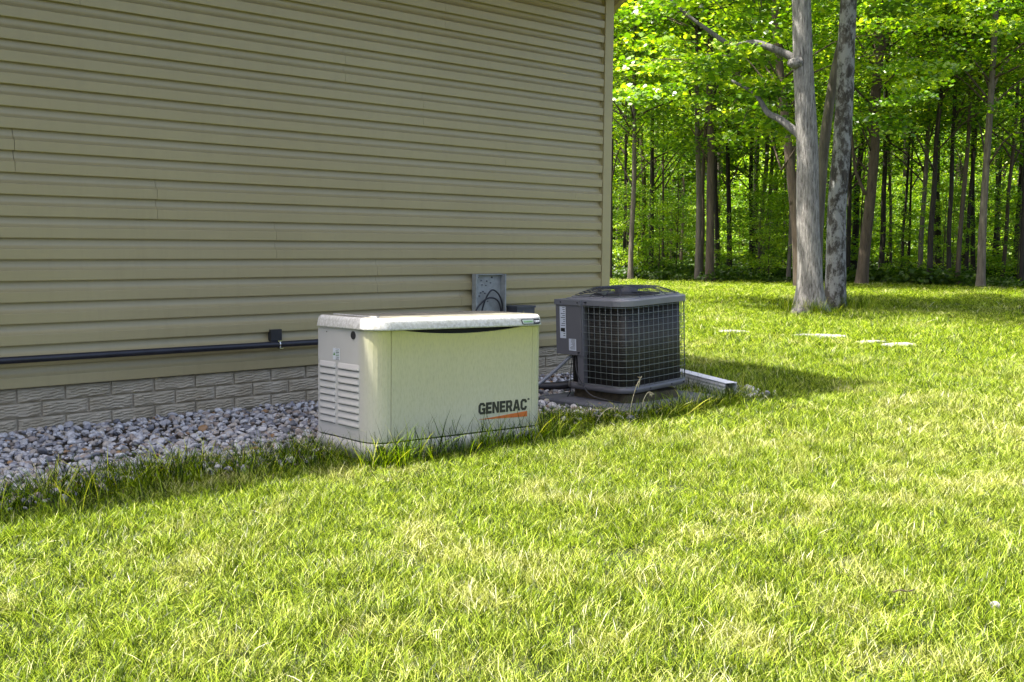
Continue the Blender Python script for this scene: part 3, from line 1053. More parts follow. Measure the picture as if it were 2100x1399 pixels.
MB().loft([[(cxg+0.085*math.cos(2*PI*k/20), cyg+0.085*math.sin(2*PI*k/20), z) for k in range(20)] for z in (0.655, 0.735)]).build("fan_motor", M_JBOX, ac)
for k in range(3):
    a0 = 2*PI*k/3+0.3
    bl = []
    for t in (0.0, 0.5, 1.0):
        r = 0.08+0.155*t
        aw = 0.35+0.35*t
        bl.append((r, a0-aw/2+t*0.3, 0.702)); bl.append((r, a0+aw/2+t*0.3, 0.688))
    v = [(cxg+r*math.cos(a), cyg+r*math.sin(a), z) for r, a, z in bl]
    o = MB().add(v, [(0, 1, 3, 2), (2, 3, 5, 4)]).build("fan_blade", M_JBOX, ac)
    o.modifiers.new("shell", 'SOLIDIFY').thickness = 0.002

pad = MB()
pr_ = [[(x, y, z) for x, y in rrect(5.40, 6.50, -1.86, -0.93, 0.06, 4, o_)] for z, o_ in ((-0.02, 0.0), (0.045, 0.0), (0.055, -0.012))]
pad.loft(pr_, smooth=False)
pad = pad.build("equipment_pad", M_PAD)
tag(pad, "dark grey slab under the air conditioner, edge showing above the pebbles", "pad")
mb = MB().loft([[(x, y, z) for x, y in rrect(5.60, 6.26, -1.67, -1.05, 0.10, 4, o_)] for z, o_ in ((0.052, -0.02), (0.112, -0.03), (0.118, -0.05))], smooth=False)
o = mb.build("wooden_base", M_DIRT)
tag(o, "weathered brown base board between slab and air conditioner", "base board")

# conduits and pipes by the air conditioner
def tube_thing(name, pts, r, mat, label, cat, sides=10):
    o = MB().tube(pts, r, sides).build(name, mat)
    tag(o, label, cat); return o
def curve(pts, n=8):
    """catmull-rom through points"""
    P = [Vector(p) for p in pts]
    P = [P[0]*2-P[1]]+P+[P[-1]*2-P[-2]]
    out = []
    for i in range(1, len(P)-2):
        for k in range(n):
            t = k/n
            out.append(0.5*((2*P[i])+(-P[i-1]+P[i+1])*t+(2*P[i-1]-5*P[i]+4*P[i+1]-P[i+2])*t*t+(-P[i-1]+3*P[i]-3*P[i+1]+P[i+2])*t**3))
    out.append(P[-2])
    return out
acm = Matrix.LocRotScale(Vector(ac.location), ac.rotation_euler, None)
def acp(u, v, w): return tuple(acm @ Vector((u, v, w)))
a0 = acp(0.02, 0.60, 0.254)
tube_thing("conduit", curve([acp(0.03, 0.53, 0.256), acp(0.02, 0.555, 0.235), (5.47, -0.99, 0.20), (5.20, -0.97, 0.06), (5.02, -0.98, -0.01)]), 0.0135, M_CONDUIT,
           "grey flexible conduit slanting down from the air conditioner's control panel", "conduit")
tube_thing("control_cable", curve([acp(0.02, 0.50, 0.256), acp(-0.03, 0.455, 0.15), acp(-0.035, 0.40, 0.06), acp(-0.03, 0.30, -0.03), acp(0.05, 0.1, -0.07)]), 0.0045, M_BLACK,
           "thin black cable running down the air conditioner's corner to its base", "cable", 6)
tube_thing("thin_wire", curve([acp(0.02, 0.535, 0.256), acp(0.0, 0.54, 0.12), acp(0.0, 0.55, -0.03), (5.55, -1.06, 0.02)]), 0.003, M_BLACK,
           "thin dark wire hanging straight below the control panel", "wire", 6)
tube_thing("insulated_pipe", curve([(5.30, -0.15, 0.05), (5.62, -0.42, 0.055), (5.9, -0.66, 0.06), (6.0, -0.85, 0.12), acp(0.4, 0.60, 0.1)]), 0.033, M_BLACK,
           "black foam insulated refrigerant pipe on the pebbles behind the air conditioner", "pipe")

# ------------------------------------------------------------------ boxes and pipe on the wall
ub = empty("utility_box", (5.53, -0.042, 0.56))
tag(ub, "open weathered grey utility box with looped black cables above the generator", "utility box")
UW, UH = 0.315, 0.378
MB().box(0, UW, 0.0, 0.004, 0, UH).build("back_plate", M_UBOX, ub)
for (a, b_) in ((0, 0.012), (UW-0.012, UW)):
    MB().box(a, b_, -0.06 if a else -0.045, -0.0005, 0, UH).build("side_wall", M_UBOX, ub)
MB().box(0.0125, UW-0.0125, -0.03, -0.0005, UH-0.008, UH).build("top_wall", M_UBOX, ub)
for k in range(5):
    MB().box(0.0122, 0.026, -0.043, -0.030, 0.04+k*0.075, 0.07+k*0.075).build("hinge_tab", M_UBOX, ub)
for (x, z) in ((0.055, 0.350), (0.205, 0.350), (0.07, 0.20), (0.13, 0.22), (0.12, 0.155), (0.16, 0.155), (0.10, 0.29), (0.19, 0.305), (0.15, 0.32), (0.09, 0.325), (0.14, 0.285), (0.11, 0.235), (0.085, 0.225)):
    MB().prism([(x+a, z+b_) for a, b_ in disc(0.007 if z > 0.34 else 0.0045, 0, 8)], -0.010, -0.0005, 'y').build("clip_post", M_JBOX, ub)
MB().prism([(0.155+0.05*math.cos(PI*k/10), 0.075+0.05*math.sin(PI*k/10)) for k in range(11)], -0.008, -0.0005, 'y').build("cable_spool", M_UBOX, ub)
c1 = curve([(0.065, -0.03, 0.0), (0.075, -0.035, 0.08), (0.10, -0.04, 0.16), (0.15, -0.045, 0.235), (0.195, -0.045, 0.245), (0.25, -0.045, 0.205), (0.285, -0.045, 0.13), (0.285, -0.04, 0.06), (0.265, -0.035, 0.0)])
c2 = curve([(-0.012, -0.03, 0.0), (-0.010, -0.04, 0.06), (0.03, -0.05, 0.125), (0.10, -0.055, 0.175), (0.165, -0.055, 0.185), (0.225, -0.055, 0.16), (0.262, -0.05, 0.10), (0.265, -0.045, 0.03), (0.262, -0.04, 0.0)])
c3 = curve([(0.145, -0.03, 0.0), (0.16, -0.035, 0.03), (0.19, -0.035, 0.042), (0.215, -0.035, 0.046)])
for c_ in (c1, c2, c3):
    MB().tube(c_, 0.0068, 8).build("cable", M_BLACK, ub)
jb = empty("junction_box", (5.905, -0.040, 0.40))
tag(jb, "small dark grey junction box right of the open utility box", "junction box")
fix_normals(MB().prism([(0, -0.13), (0, -0.004), (0.20, -0.004), (0.20, -0.13)], 0.0, 0.255, 'z').build("box_body", M_JBOX, jb))
MB().box(-0.006, 0.206, -0.138, -0.003, 0.2555, 0.272).build("box_cover", M_JBOX, jb)
MB().prism([(0.07+a, 0.225+b_) for a, b_ in disc(0.006, 0, 8)], -0.134, -0.1295, 'y').build("screw", M_STEEL, jb)

pipe = empty("gas_pipe", (3.0, -0.085, 0.47))
tag(pipe, "long black pipe held along the lower siding with a metal clamp", "pipe")
MB().tube([(-7.0, 0, 0.022), (-1.0, 0, 0.0085), (0, 0, 0.006), (1.35, 0, -0.0), (1.42, 0.0, -0.004)], 0.0215, 14).build("pipe_run", M_PIPE, pipe)
MB().box(0.690, 0.775, 0.024, 0.064, -0.005, 0.105).build("standoff_block", M_BLACK, pipe)
MB().tube([(0.735+0.0, 0.026*math.cos(a)*1.0, 0.0025+0.026*math.sin(a)) for a in [PI*0.5+i*2*PI/14 for i in range(13)]], 0.006, 6).build("clamp", M_STEEL, pipe)
MB().box(0.720, 0.75, -0.02, 0.016, 0.0235, 0.030).build("clamp_tab", M_STEEL, pipe)
MB().box(0.722, 0.748, -0.038, -0.018, -0.026, -0.018).build("clamp_foot", M_STEEL, pipe)

# ------------------------------------------------------------------ pebbles
def ico():
    t = (1+5**.5)/2
    v = [(-1, t, 0), (1, t, 0), (-1, -t, 0), (1, -t, 0), (0, -1, t), (0, 1, t), (0, -1, -t), (0, 1, -t), (t, 0, -1), (t, 0, 1), (-t, 0, -1), (-t, 0, 1)]
    f = [(0, 11, 5), (0, 5, 1), (0, 1, 7), (0, 7, 10), (0, 10, 11), (1, 5, 9), (5, 11, 4), (11, 10, 2), (10, 7, 6), (7, 1, 8), (3, 9, 4), (3, 4, 2), (3, 2, 6), (3, 6, 8), (3, 8, 9), (4, 9, 5), (2, 4, 11), (6, 2, 10), (8, 6, 7), (9, 8, 1)]
    v = [Vector(p).normalized() for p in v]
    def subdiv(v, f):
        c = {}; nf = []
        def mid(a, b):
            k = (min(a, b), max(a, b))
            if k not in c:
                v.append(((v[a]+v[b])/2).normalized()); c[k] = len(v)-1
            return c[k]
        for a, b, d in f:
            x, y, z = mid(a, b), mid(b, d), mid(d, a)
            nf += [(a, x, z), (b, y, x), (d, z, y), (x, y, z)]
        return v, nf
    v, f = subdiv(v, f)
    v, f = subdiv(v, f)
    return np.array([tuple(p) for p in v]), f
IV, IF = ico()
pv = []
for k in range(9):
    r = np.random.default_rng(k+50)
    d = np.ones(len(IV))
    for _ in range(7):
        n_ = r.normal(size=3); n_ /= np.linalg.norm(n_)
        dd = IV@n_
        cut = r.uniform(0.45, 0.8)
        d = np.where(dd*d > cut, d*(cut/np.maximum(dd*d, 1e-6))**0.75, d)
    v = IV*d[:, None]*np.array([1.0, r.uniform(.68, .95), r.uniform(.45, .68)])
    pv.append((v*0.5, IF, np.zeros(len(v))))
def gravel_edge(x):
    return -1.62-0.06*np.sin(x*1.9)-0.05*np.sin(x*4.7+1)-0.18*np.clip((x-4.6)/1.0, 0, 1)+0.2*np.clip(x-6.4, 0, 1)
P = []
n_try = 16500
x = rng.uniform(-0.5, 7.25, n_try); y = rng.uniform(-2.1, 0.0, n_try)
e = gravel_edge(x)
prob = np.clip((y-e+0.16)/0.22, 0, 1)
keep = rng.random(n_try) < prob
x, y = x[keep], y[keep]
sz = 0.022+0.040*rng.random(len(x))**1.8
z = -0.004+sz*0.22+rng.random(len(x))*0.026
# bank of pebbles against the wall
z += 0.02*np.clip(1+y/0.4, 0, 1)
rot = np.stack([rng.normal(0, .35, len(x)), rng.normal(0, .35, len(x)), rng.uniform(0, 6.28, len(x))], 1)
scl = sz[:, None]*rng.uniform(.85, 1.25, (len(x), 3))
ok = ~((x > 3.19) & (x < 4.38) & (y > -2.0) & (y < -1.43))
x, y, z, rot, scl = x[ok], y[ok], z[ok], rot[ok], scl[ok]
o = scatter("gravel", pv, np.stack([x, y, z], 1), rot, scl, {"hue": rng.random(len(x))}, M_PEBBLE, rng.integers(0, 9, len(x)))
tag(o, "bed of rounded white grey and brown river pebbles along the foundation", None, kind="stuff")

# ------------------------------------------------------------------ grass
def blade_set(n, rad, h0, h1, w0, w1, bend, seed, straw=0.12, flop=0.35):
    r = np.random.default_rng(seed)
    V = []; Fc = []; T = []
    for i in range(n):
        a = r.uniform(0, 6.283); rr = rad*math.sqrt(r.random())
        bx, by = rr*math.cos(a), rr*math.sin(a)
        h = r.uniform(h0, h1); w = r.uniform(w0, w1)
        d = r.uniform(0, 6.283); lean = abs(r.normal(0, flop))*h
        ux, uy = math.cos(d), math.sin(d)
        px, py = -uy, ux
        tw = r.uniform(-0.8, 0.8)
        px, py = px*math.cos(tw)+ux*math.sin(tw), py*math.cos(tw)+uy*math.sin(tw)
        bnd = r.uniform(0.2, bend)*h
        b = len(V)
        tint = r.uniform(0.0, 0.78) if r.random() > straw else r.uniform(0.85, 1.0)
        for t, ww in ((0, 0.9), (0.35, 1.0), (0.72, 0.72)):
            cx = bx+ux*(lean*t+bnd*t*t); cy = by+uy*(lean*t+bnd*t*t); cz = h*t*(1-0.18*t*(lean+bnd)/h)
            V.append((cx-px*w*ww/2, cy-py*w*ww/2, cz)); V.append((cx+px*w*ww/2, cy+py*w*ww/2, cz))
        V.append((bx+ux*(lean+bnd), by+uy*(lean+bnd), h*(1-0.2*(lean+bnd)/h)))
        Fc += [(b, b+1, b+3, b+2), (b+2, b+3, b+5, b+4), (b+4, b+5, b+6)]
        T += [tint]*7
    return np.array(V), Fc, np.array(T)

def vnoise(x, y, scale, seed):
    r = np.random.default_rng(seed)
    G = r.random((256, 256))
    fx, fy = x/scale+100, y/scale+100
    ix, iy = np.floor(fx).astype(int), np.floor(fy).astype(int)
    tx_, ty_ = fx-ix, fy-iy
    tx_ = tx_*tx_*(3-2*tx_); ty_ = ty_*ty_*(3-2*ty_)
    g = lambda a, b: G[a % 256, b % 256]
    return (g(ix, iy)*(1-tx_)+g(ix+1, iy)*tx_)*(1-ty_)+(g(ix, iy+1)*(1-tx_)+g(ix+1, iy+1)*tx_)*ty_

def wedge(n, d0, d1, x0=-420, x1=2520):
    """points on the ground in a fan in front of the camera, even per area"""
    d = np.sqrt(rng.uniform(d0**2, d1**2, n))
    az0 = YAW+math.atan((x0-1050)/F_PX); az1 = YAW+math.atan((x1-1050)/F_PX)
    az = rng.uniform(az0, az1, n)
    return CAM[0]+d*np.sin(az), CAM[1]+d*np.cos(az), d

def dryness(x, y):
    a = vnoise(x, y, 0.17, 1)*0.46+vnoise(x, y, 0.07, 2)*0.42+vnoise(x, y, 1.3, 3)*0.30
    # a paler, thinner strip of lawn further out from the house
    k = np.clip((-y-1.9)/1.6, 0, 1)
    base_ = 0.10+0.30*k*vnoise(x, y, 1.7, 8)
    return np.clip(np.maximum((a-0.70+0.08*k)*5.5, base_), 0, 0.97)

edge_poly = [(p[0], p[1]) for p in edge]
def in_lawn(x, y, ext=0.0):
    # inside the curved woodland edge
    dx, dy = x-CAM[0], y-CAM[1]
    az = np.arctan2(dx, dy)
    dist = np.hypot(dx, dy)
    ea = np.array([math.atan2(p[0]-CAM[0], p[1]-CAM[1]) for p in edge])
    ed = np.array([math.hypot(p[0]-CAM[0], p[1]-CAM[1]) for p in edge])
    lim = np.interp(az, ea, ed)
    return dist < lim+ext

def grass_mask(x, y):
    inhouse = (x < 7.2) & (y > -0.02)
    g = gravel_edge(x)
    under_gen = (x > 3.17) & (x < 4.40) & (y > -2.0) & (y < -1.40)
    under_pad = (x > 5.36) & (x < 6.52) & (y > -1.88) & (y < -0.9)
    thin = rng.random(np.shape(x)) < np.clip((g-0.02-y)/0.30, 0.0, 1)
    return (~inhouse) & (thin | (x > 7.2)) & ~under_gen & ~under_pad & in_lawn(x, y)

near = [blade_set(92, 0.075, 0.018, 0.054, 0.0012, 0.0027, 1.0, s, 0.04, 0.55) for s in range(6)]
near += [blade_set(84, 0.075, 0.014, 0.042, 0.0012, 0.0025, 1.1, s+20, 0.045, 0.7) for s in range(4)]
tall = [blade_set(11, 0.05, 0.07, 0.175, 0.0024, 0.0040, 0.7, s+60, 0.08, 0.45) for s in range(5)]
pts = []; rots = []; scls = []; drys = []; picks = []
def put(x, y, s, hz, pick, dry):
    n_ = len(x)
    pts.append(np.stack([x, y, np.full(n_, -0.018)], 1))
    rots.append(np.stack([rng.normal(0, .12, n_), rng.normal(0, .12, n_), rng.uniform(0, 6.28, n_)], 1))
    sc = s*rng.uniform(.8, 1.25, n_)
    scls.append(np.stack([sc, sc, sc*hz*rng.uniform(.8, 1.2, n_)], 1))
    drys.append(dry); picks.append(pick)
for (n_, d0, d1, s, hz) in ((13500, 1.6, 6.5, 1.0, 1.12), (11000, 6.5, 12, 1.45, 0.95), (12000, 12, 22, 2.1, 0.75), (13000, 22, 40, 3.2, 0.55)):
    x, y, d = wedge(n_, d0, d1, *((-1500, 3600) if d0 < 2 else (-420, 2520)))
    k = grass_mask(x, y)
    x, y = x[k], y[k]
    lush = vnoise(x, y, 0.5, 9)
    put(x, y, s, hz*(0.75+0.6*lush), rng.integers(0, 10, len(x)), dryness(x, y))
# long unmown blades where the lawn meets pebbles, generator, pad and wall
def strip(n_, fx, fy, sd, hz=1.0, dryv=0.0):
    t = rng.random(n_)
    x = fx(t); y = fy(t)+rng.normal(0, sd, n_)
    k = in_lawn(x, y) & ~((x > 3.18) & (x < 4.39) & (y > -2.0) & (y < -1.4)) & ~((x > 5.40) & (x < 6.50) & (y > -1.86) & (y < -0.93))
    x, y = x[k], y[k]
    put(x, y, 1.0, hz, rng.integers(10, 15, len(x)), np.clip(rng.normal(dryv, 0.08, len(x)), 0, 1))
strip(620, lambda t: -0.5+3.8*t, lambda t: gravel_edge(-0.5+3.8*t)-0.05, 0.11, 1.05)
strip(130, lambda t: 3.05+1.45*t, lambda t: -2.07+0*t, 0.045, 1.5)
strip(260, lambda t: 4.35+1.1*t, lambda t: gravel_edge(4.35+1.1*t)-0.06, 0.06, 0.8)
strip(260, lambda t: 5.4+1.3*t, lambda t: -1.90+0*t, 0.045, 1.0, 0.1)
strip(160, lambda t: 6.45+0.6*t, lambda t: -1.55+0*t, 0.16, 1.1, 0.15)
strip(130, lambda t: 16.6+0.02*t, lambda t: 3.9+0*t, 0.35, 2.2)
strip(120, lambda t: 18.2+0.4*t, lambda t: 4.2+0*t, 0.3, 2.6)
# a few weeds standing in the pebbles
x = rng.uniform(0.5, 7.0, 60); y = rng.uniform(-1.55, -0.9, 60)
k = grass_mask(x, y-0.7)
put(x, y, 0.7, 0.9, rng.integers(10, 15, 60), np.zeros(60))
o = scatter("grass", near+tall, np.concatenate(pts), np.concatenate(rots), np.concatenate(scls), {"dry": np.concatenate(drys)}, M_GRASS, np.concatenate(picks))
tag(o, "bright green mown lawn grass with longer blades along its edge", None, kind="stuff")

# dry weed stalks beside the condenser
def stalk(base, pts, label, seed):
    t = empty("dry_weed", base)
    tag(t, label, "weed")
    MB().tube(curve(pts), [0.0022]*(8*(len(pts)-1)+1), 5).build("stem", M_STRAW, t)
    r = random.Random(seed)
    tip = Vector(pts[-1]); prev = Vector(pts[-2])
    mb = MB()
    for k in range(12):
        p = prev.lerp(tip, r.random())+Vector((r.uniform(-.008, .008), r.uniform(-.008, .008), 0))
        q = p+Vector((r.uniform(-.02, .02), r.uniform(-.02, .02), r.uniform(-.035, .01)))
        mb.tube([p, (p+q)/2, q], [0.0005, 0.003, 0.0004], 4)
    mb.build("seed_head", M_STRAW, t)
stalk((5.30, -1.95, 0), [(0, 0, 0), (0.02, 0.0, 0.12), (0.07, 0.0, 0.24), (0.12, 0.0, 0.30)], "pale dry weed stalk leaning right before the condenser", 1)
stalk((5.42, -1.97, 0), [(0, 0, 0), (-0.01, 0.0, 0.08), (0.0, 0, 0.14), (0.05, 0.0, 0.19), (0.10, 0, 0.17)], "drooping dry weed with nodding pale seed head by the pad", 2)
stalk((5.02, -1.90, 0), [(0, 0, 0), (0.05, 0.0, 0.06), (0.13, 0.0, 0.10), (0.22, 0.0, 0.09)], "thin arched dry weed low against the dark pad", 3)

q_ = ray(1852, 1228); q_ = CAM-q_*CAM[2]/q_[2]
o = MB().tube([(-0.035, 0, 0.0), (-0.01, 0.006, 0.006), (0.015, 0.0, 0.003), (0.04, 0.01, 0.007)], [0.003, 0.004, 0.0035, 0.002], 6).build("twig", M_BARK_BROWN, None, loc=(q_[0], q_[1], 0.022), rot=(0, 0, -0.75))
tag(o, "small dark twig lying in the grass left of the round white stone", "twig")
# stones in the lawn
_q = ray(2040, 1252); PS = CAM-_q*CAM[2]/_q[2]
def stone(name, loc, size, seed, label, cat="stone"):
    r = np.random.default_rng(seed)
    v = IV.copy()
    for _ in range(8):
        n_ = r.normal(size=3); n_ /= np.linalg.norm(n_)
        dd = v@n_; cut = r.uniform(.6, .9)
        v = v-np.outer(np.maximum(dd-cut, 0), n_)*0.9
    v = v*np.array(size)/2
    mb = MB().add(v, IF, True)
    o = mb.build(name, M_STONE, None, loc=loc, rot=(0, 0, r.uniform(-.3, .3)-0.9))
    tag(o, label, cat)
stone("flat_stone", (12.38, 1.00, 0.006), (0.80, 0.30, 0.085), 1, "longer pale stone sunk in the sunny lawn, left end of the broken row")
stone("flat_stone", (12.02, -0.34, 0.008), (0.46, 0.24, 0.085), 2, "short pale stone at the right end of the broken row in the lawn")
stone("flat_stone", (12.16, 0.14, 0.000), (0.52, 0.15, 0.075), 4, "low narrow stone bridging the middle of the broken row in the lawn")
stone("flat_stone", (12.10, 2.15, 0.004), (0.46, 0.20, 0.08), 3, "faint pale stone half hidden in grass beyond the air conditioner")
stone("pale_stone", (PS[0], PS[1], 0.014), (0.034, 0.026, 0.034), 7, "small round white stone low in the grass at the near right")

# ------------------------------------------------------------------ woods
def leaf_cloud(cent, rad, per, size, seed, flat=0.45, droop=0.0, star=False):
    """many small leaves spread through flattened clumps; returns verts, faces, tint"""
    r = np.random.default_rng(seed)
    n_ = len(cent)*per
    c = np.repeat(cent, per, 0); R = np.repeat(rad, per, 0)
    g = r.normal(size=(n_, 3))
    g /= np.maximum(1, np.linalg.norm(g, axis=1, keepdims=True)/1.9)
    p = c+g*R*0.62
    p[:, 2] -= droop*(g[:, 0]**2+g[:, 1]**2)*R[:, 0]*0.2
    nrm = np.stack([r.normal(0, flat, n_), r.normal(0, flat, n_), np.ones(n_)], 1)
    nrm /= np.linalg.norm(nrm, axis=1, keepdims=True)
    a = r.uniform(0, 6.283, n_)
    d = np.stack([np.cos(a), np.sin(a), -0.25*np.ones(n_)], 1)
    d -= nrm*(d*nrm).sum(1, keepdims=True); d /= np.linalg.norm(d, axis=1, keepdims=True)
    w = np.cross(nrm, d)
    s_ = size*r.uniform(0.65, 1.35, n_)[:, None]
    if star:
        prof_ = [(0, 0, 0), (.18, .50, -.06), (.48, .30, 0), (.62, .42, -.04), (1.0, 0, -.10), (.62, -.42, -.04), (.48, -.30, 0), (.18, -.50, -.06)]
    else:
        prof_ = [(0, 0, 0), (.42, .46, -.08), (1.0, 0, -.10), (.42, -.46, -.08)]
    k = len(prof_)
    V = np.empty((n_, k, 3))
    for i, (u, v, h) in enumerate(prof_):
        V[:, i] = p+d*s_*u+w*s_*v+nrm*s_*h
    V = V.reshape(-1, 3)
    tc = np.repeat(r.uniform(0.0, 0.75, len(cent)), per)
    t = np.clip(tc*0.5+r.uniform(0, 0.55, n_), 0, 1)
    return V, k, np.repeat(t, k)

def leaf_object(name, V, k, t, mat, parent=None):
    me = bpy.data.meshes.new(name)
    n_ = len(V)//k
    me.vertices.add(len(V)); me.vertices.foreach_set("co", V.ravel())
    me.loops.add(len(V)); me.loops.foreach_set("vertex_index", np.arange(len(V), dtype=np.int32))
    me.polygons.add(n_)
    me.polygons.foreach_set("loop_start", np.arange(0, len(V), k, dtype=np.int32))
    me.update(calc_edges=True)
    a = me.attributes.new("tint", 'FLOAT', 'POINT'); a.data.foreach_set("value", t.astype(np.float32))
    me.materials.append(mat)
    o = bpy.data.objects.new(name, me)
    return link(o, parent)

def crown_arrays(seed, R, z0, z1, nb, per, size, br=1.0, lean=(0, 0), star=False, low_ring=0):
    r = np.random.default_rng(seed)
    z = r.uniform(z0, z1, nb)
    t = (z-z0)/(z1-z0)
    Rz = R*np.clip(np.sin(PI*(0.22+0.74*t)), 0.15, 1)
    q = np.sqrt(r.uniform(0.02, 1, nb))*Rz
    a = r.uniform(0, 6.283, nb)
    c = np.stack([np.cos(a)*q+lean[0]*z, np.sin(a)*q+lean[1]*z, z-0.12*q], 1)
    rad = np.stack([r.uniform(.7, 1.2, nb)*br, r.uniform(.7, 1.2, nb)*br, r.uniform(.14, .30, nb)*br], 1)
    return c, rad, leaf_cloud(c, rad, per, size, seed+1, star=star)

def trunk_mesh(pts, rad, mat, sides=10, wob=0.06, seed=0, flare=1.5):
    P = curve(pts, 4)
    n_ = len(P)
    L = (Vector(pts[-1])-Vector(pts[0])).length
    R_ = []
    for i, p in enumerate(P):
        t = i/(n_-1)
        r = rad[0]+(rad[1]-rad[0])*t
        h = p.z-P[0].z
        r *= 1+(flare-1)*math.exp(-max(h, 0)/0.28)
        R_.append(r)
    return MB().tube(P, R_, sides, True, wob, True, seed)

def add_branches(mb, c, base_xy, r, seed, zlo=2.5, n=8, lean=(0, 0), rr=0.03):
    rd = random.Random(seed)
    idx = list(range(len(c))); rd.shuffle(idx)
    for i in idx[:n]:
        e = Vector(c[i])
        zz = max(zlo, e.z-rd.uniform(0.6, 2.0))
        s0 = Vector((lean[0]*zz, lean[1]*zz, zz))
        mid = s0.lerp(e, 0.55)+Vector((rd.uniform(-.2, .2), rd.uniform(-.2, .2), rd.uniform(0.1, .5)))
        P = curve([s0, mid, e], 3)
        mb.tube(P, [rr*(1-0.8*k/(len(P)-1)) for k in range(len(P))], 5)

# --- the two trunks on the lawn
t1 = empty("maple_tree", (16.90, 4.05, 0))
tag(t1, "thick pale grey trunk with low limbs standing on the lawn, left of the lawn pair", "tree")
d1 = 20.0
def rel(o_, p): return tuple(np.array(p)-np.array(o_))
O1 = (16.90, 4.05, 0)
p_ = [rel(O1, point_at(x, y, 19.9)) for x, y in ((1661, 637), (1661, 560), (1657, 430), (1655, 300), (1649, 180), (1645, 60), (1643, -80), (1648, -260))]
p_[0] = (p_[0][0], p_[0][1], -0.05)
up1 = p_+[(p_[-1][0]-0.2, p_[-1][1]+0.2, 9.5), (p_[-1][0]-0.1, p_[-1][1]+0.4, 12)]
trunk_mesh(up1, (0.222, 0.12), None, 22, 0.05, 3, 1.85).build("trunk", M_BARK_PALE, t1)
def limb(px, r0, r1, d, O, parent, mat, name="limb", dd=0):
    P = [rel(O, point_at(x, y, d+dd*i)) for i, (x, y) in enumerate(px)]
    P = curve(P, 4)
    n_ = len(P)
    MB().tube(P, [r0+(r1-r0)*i/(n_-1) for i in range(n_)], 9, True, 0.05).build(name, mat, parent)
limb([(1650, 285), (1628, 267), (1600, 245), (1575, 232), (1560, 208), (1545, 190), (1500, 165)], 0.085, 0.025, 19.9, O1, t1, M_LIMB, dd=0.15)
limb([(1650, 140), (1625, 118), (1585, 100), (1545, 88), (1500, 92), (1450, 60), (1400, 22), (1340, -40)], 0.085, 0.02, 19.9, O1, t1, M_LIMB, dd=0.12)
limb([(1650, 30), (1610, -40), (1540, -120), (1450, -220)], 0.10, 0.04, 19.9, O1, t1, M_LIMB, dd=0.1)
MB().tube([rel(O1, point_at(1640, 128, 19.8)), rel(O1, point_at(1628, 130, 19.75)), rel(O1, point_at(1617, 128, 19.7))], [0.12, 0.10, 0.05], 9, True, 0.12).build("burl", M_BARK_PALE, t1)
c, rad, (V, k_, t_) = crown_arrays(201, 3.8, 7.0, 13.0, 48, 120, 0.16)
leaf_object("crown", V, k_, t_, M_LEAF, t1)
def low_boughs(spec, O, parent, seed, size=0.105, per=110):
    r = np.random.default_rng(seed)
    C_ = []
    for (x0, x1, y0, y1, d0, d1, n_) in spec:
        for _ in range(n_):
            C_.append(rel(O, point_at(r.uniform(x0, x1), r.uniform(y0, y1), r.uniform(d0, d1))))
    C_ = np.array(C_)
    rad = np.stack([r.uniform(.35, .65, len(C_)), r.uniform(.35, .65, len(C_)), r.uniform(.07, .14, len(C_))], 1)
    V, k_, t_ = leaf_cloud(C_, rad, per, size, seed+1, star=True, flat=0.5)
    leaf_object("low_boughs", V, k_, t_, M_LEAF, parent)
    return C_
cb = low_boughs([(1300, 1590, -60, 130, 20, 24, 26), (1400, 1600, 110, 240, 20.5, 24, 14), (1290, 1420, 120, 200, 21, 25, 6), (1500, 1620, 180, 300, 20.5, 22, 6)], O1, t1, 77)
tw = MB()
for k_i in range(0, len(cb), 2):
    e_ = Vector(cb[k_i]); st_ = Vector(rel(O1, point_at(1575, 150, 20.6)))
    st_ = e_.lerp(st_, 0.35)+Vector((0, 0, .15))
    tw.tube(curve([st_, (st_+e_)/2+Vector((0, 0, .06)), e_], 2), [0.012, 0.01, 0.008, 0.006, 0.004], 5)
tw.build("twigs", M_BARK_BROWN, t1)
t2 = empty("maple_tree", (18.35, 4.35, 0))
tag(t2, "dark trunk mottled with white lichen standing just right of the pale lawn tree", "tree")
O2 = (18.35, 4.35, 0)
p_ = [rel(O2, point_at(x, y, 21.4)) for x, y in ((1712, 628), (1714, 560), (1716, 430), (1726, 300), (1733, 180), (1738, 60), (1744, -80), (1750, -240))]
p_[0] = (p_[0][0], p_[0][1], -0.05)
trunk_mesh(p_+[(p_[-1][0]+0.3, p_[-1][1], 9.5), (p_[-1][0]+0.6, p_[-1][1]+0.1, 13)], (0.192, 0.125), None, 18, 0.06, 5, 1.35).build("trunk", M_BARK_DARK, t2)
c, rad, (V, k_, t_) = crown_arrays(205, 5.0, 7.6, 15.5, 95, 120, 0.17)
leaf_object("crown", V, k_, t_, M_LEAF, t2)
low_boughs([(1770, 2100, -60, 60, 22, 28, 20), (1780, 1950, 120, 270, 24, 28, 9)], O2, t2, 79)
# a lighter stem between them
t3 = empty("leaning_tree", (19.9, 6.4, 0))
O3 = (19.9, 6.4, 0)
tag(t3, "pale leaning stem rising between the two big lawn trunks", "tree")
p_ = [rel(O3, point_at(x, y, 24.0)) for x, y in ((1672, 605), (1674, 500), (1681, 400), (1692, 280), (1712, 150), (1740, 30), (1765, -80))]
p_[0] = (p_[0][0], p_[0][1], -0.05)
trunk_mesh(p_, (0.15, 0.07), None, 10, 0.05, 6, 1.3).build("trunk", M_BARK_GREY, t3)
c, rad, (V, k_, t_) = crown_arrays(207, 2.6, 6.5, 10.0, 26, 110, 0.16, lean=(0.05, 0.02))
leaf_object("crown", V, k_, t_, M_LEAF, t3)

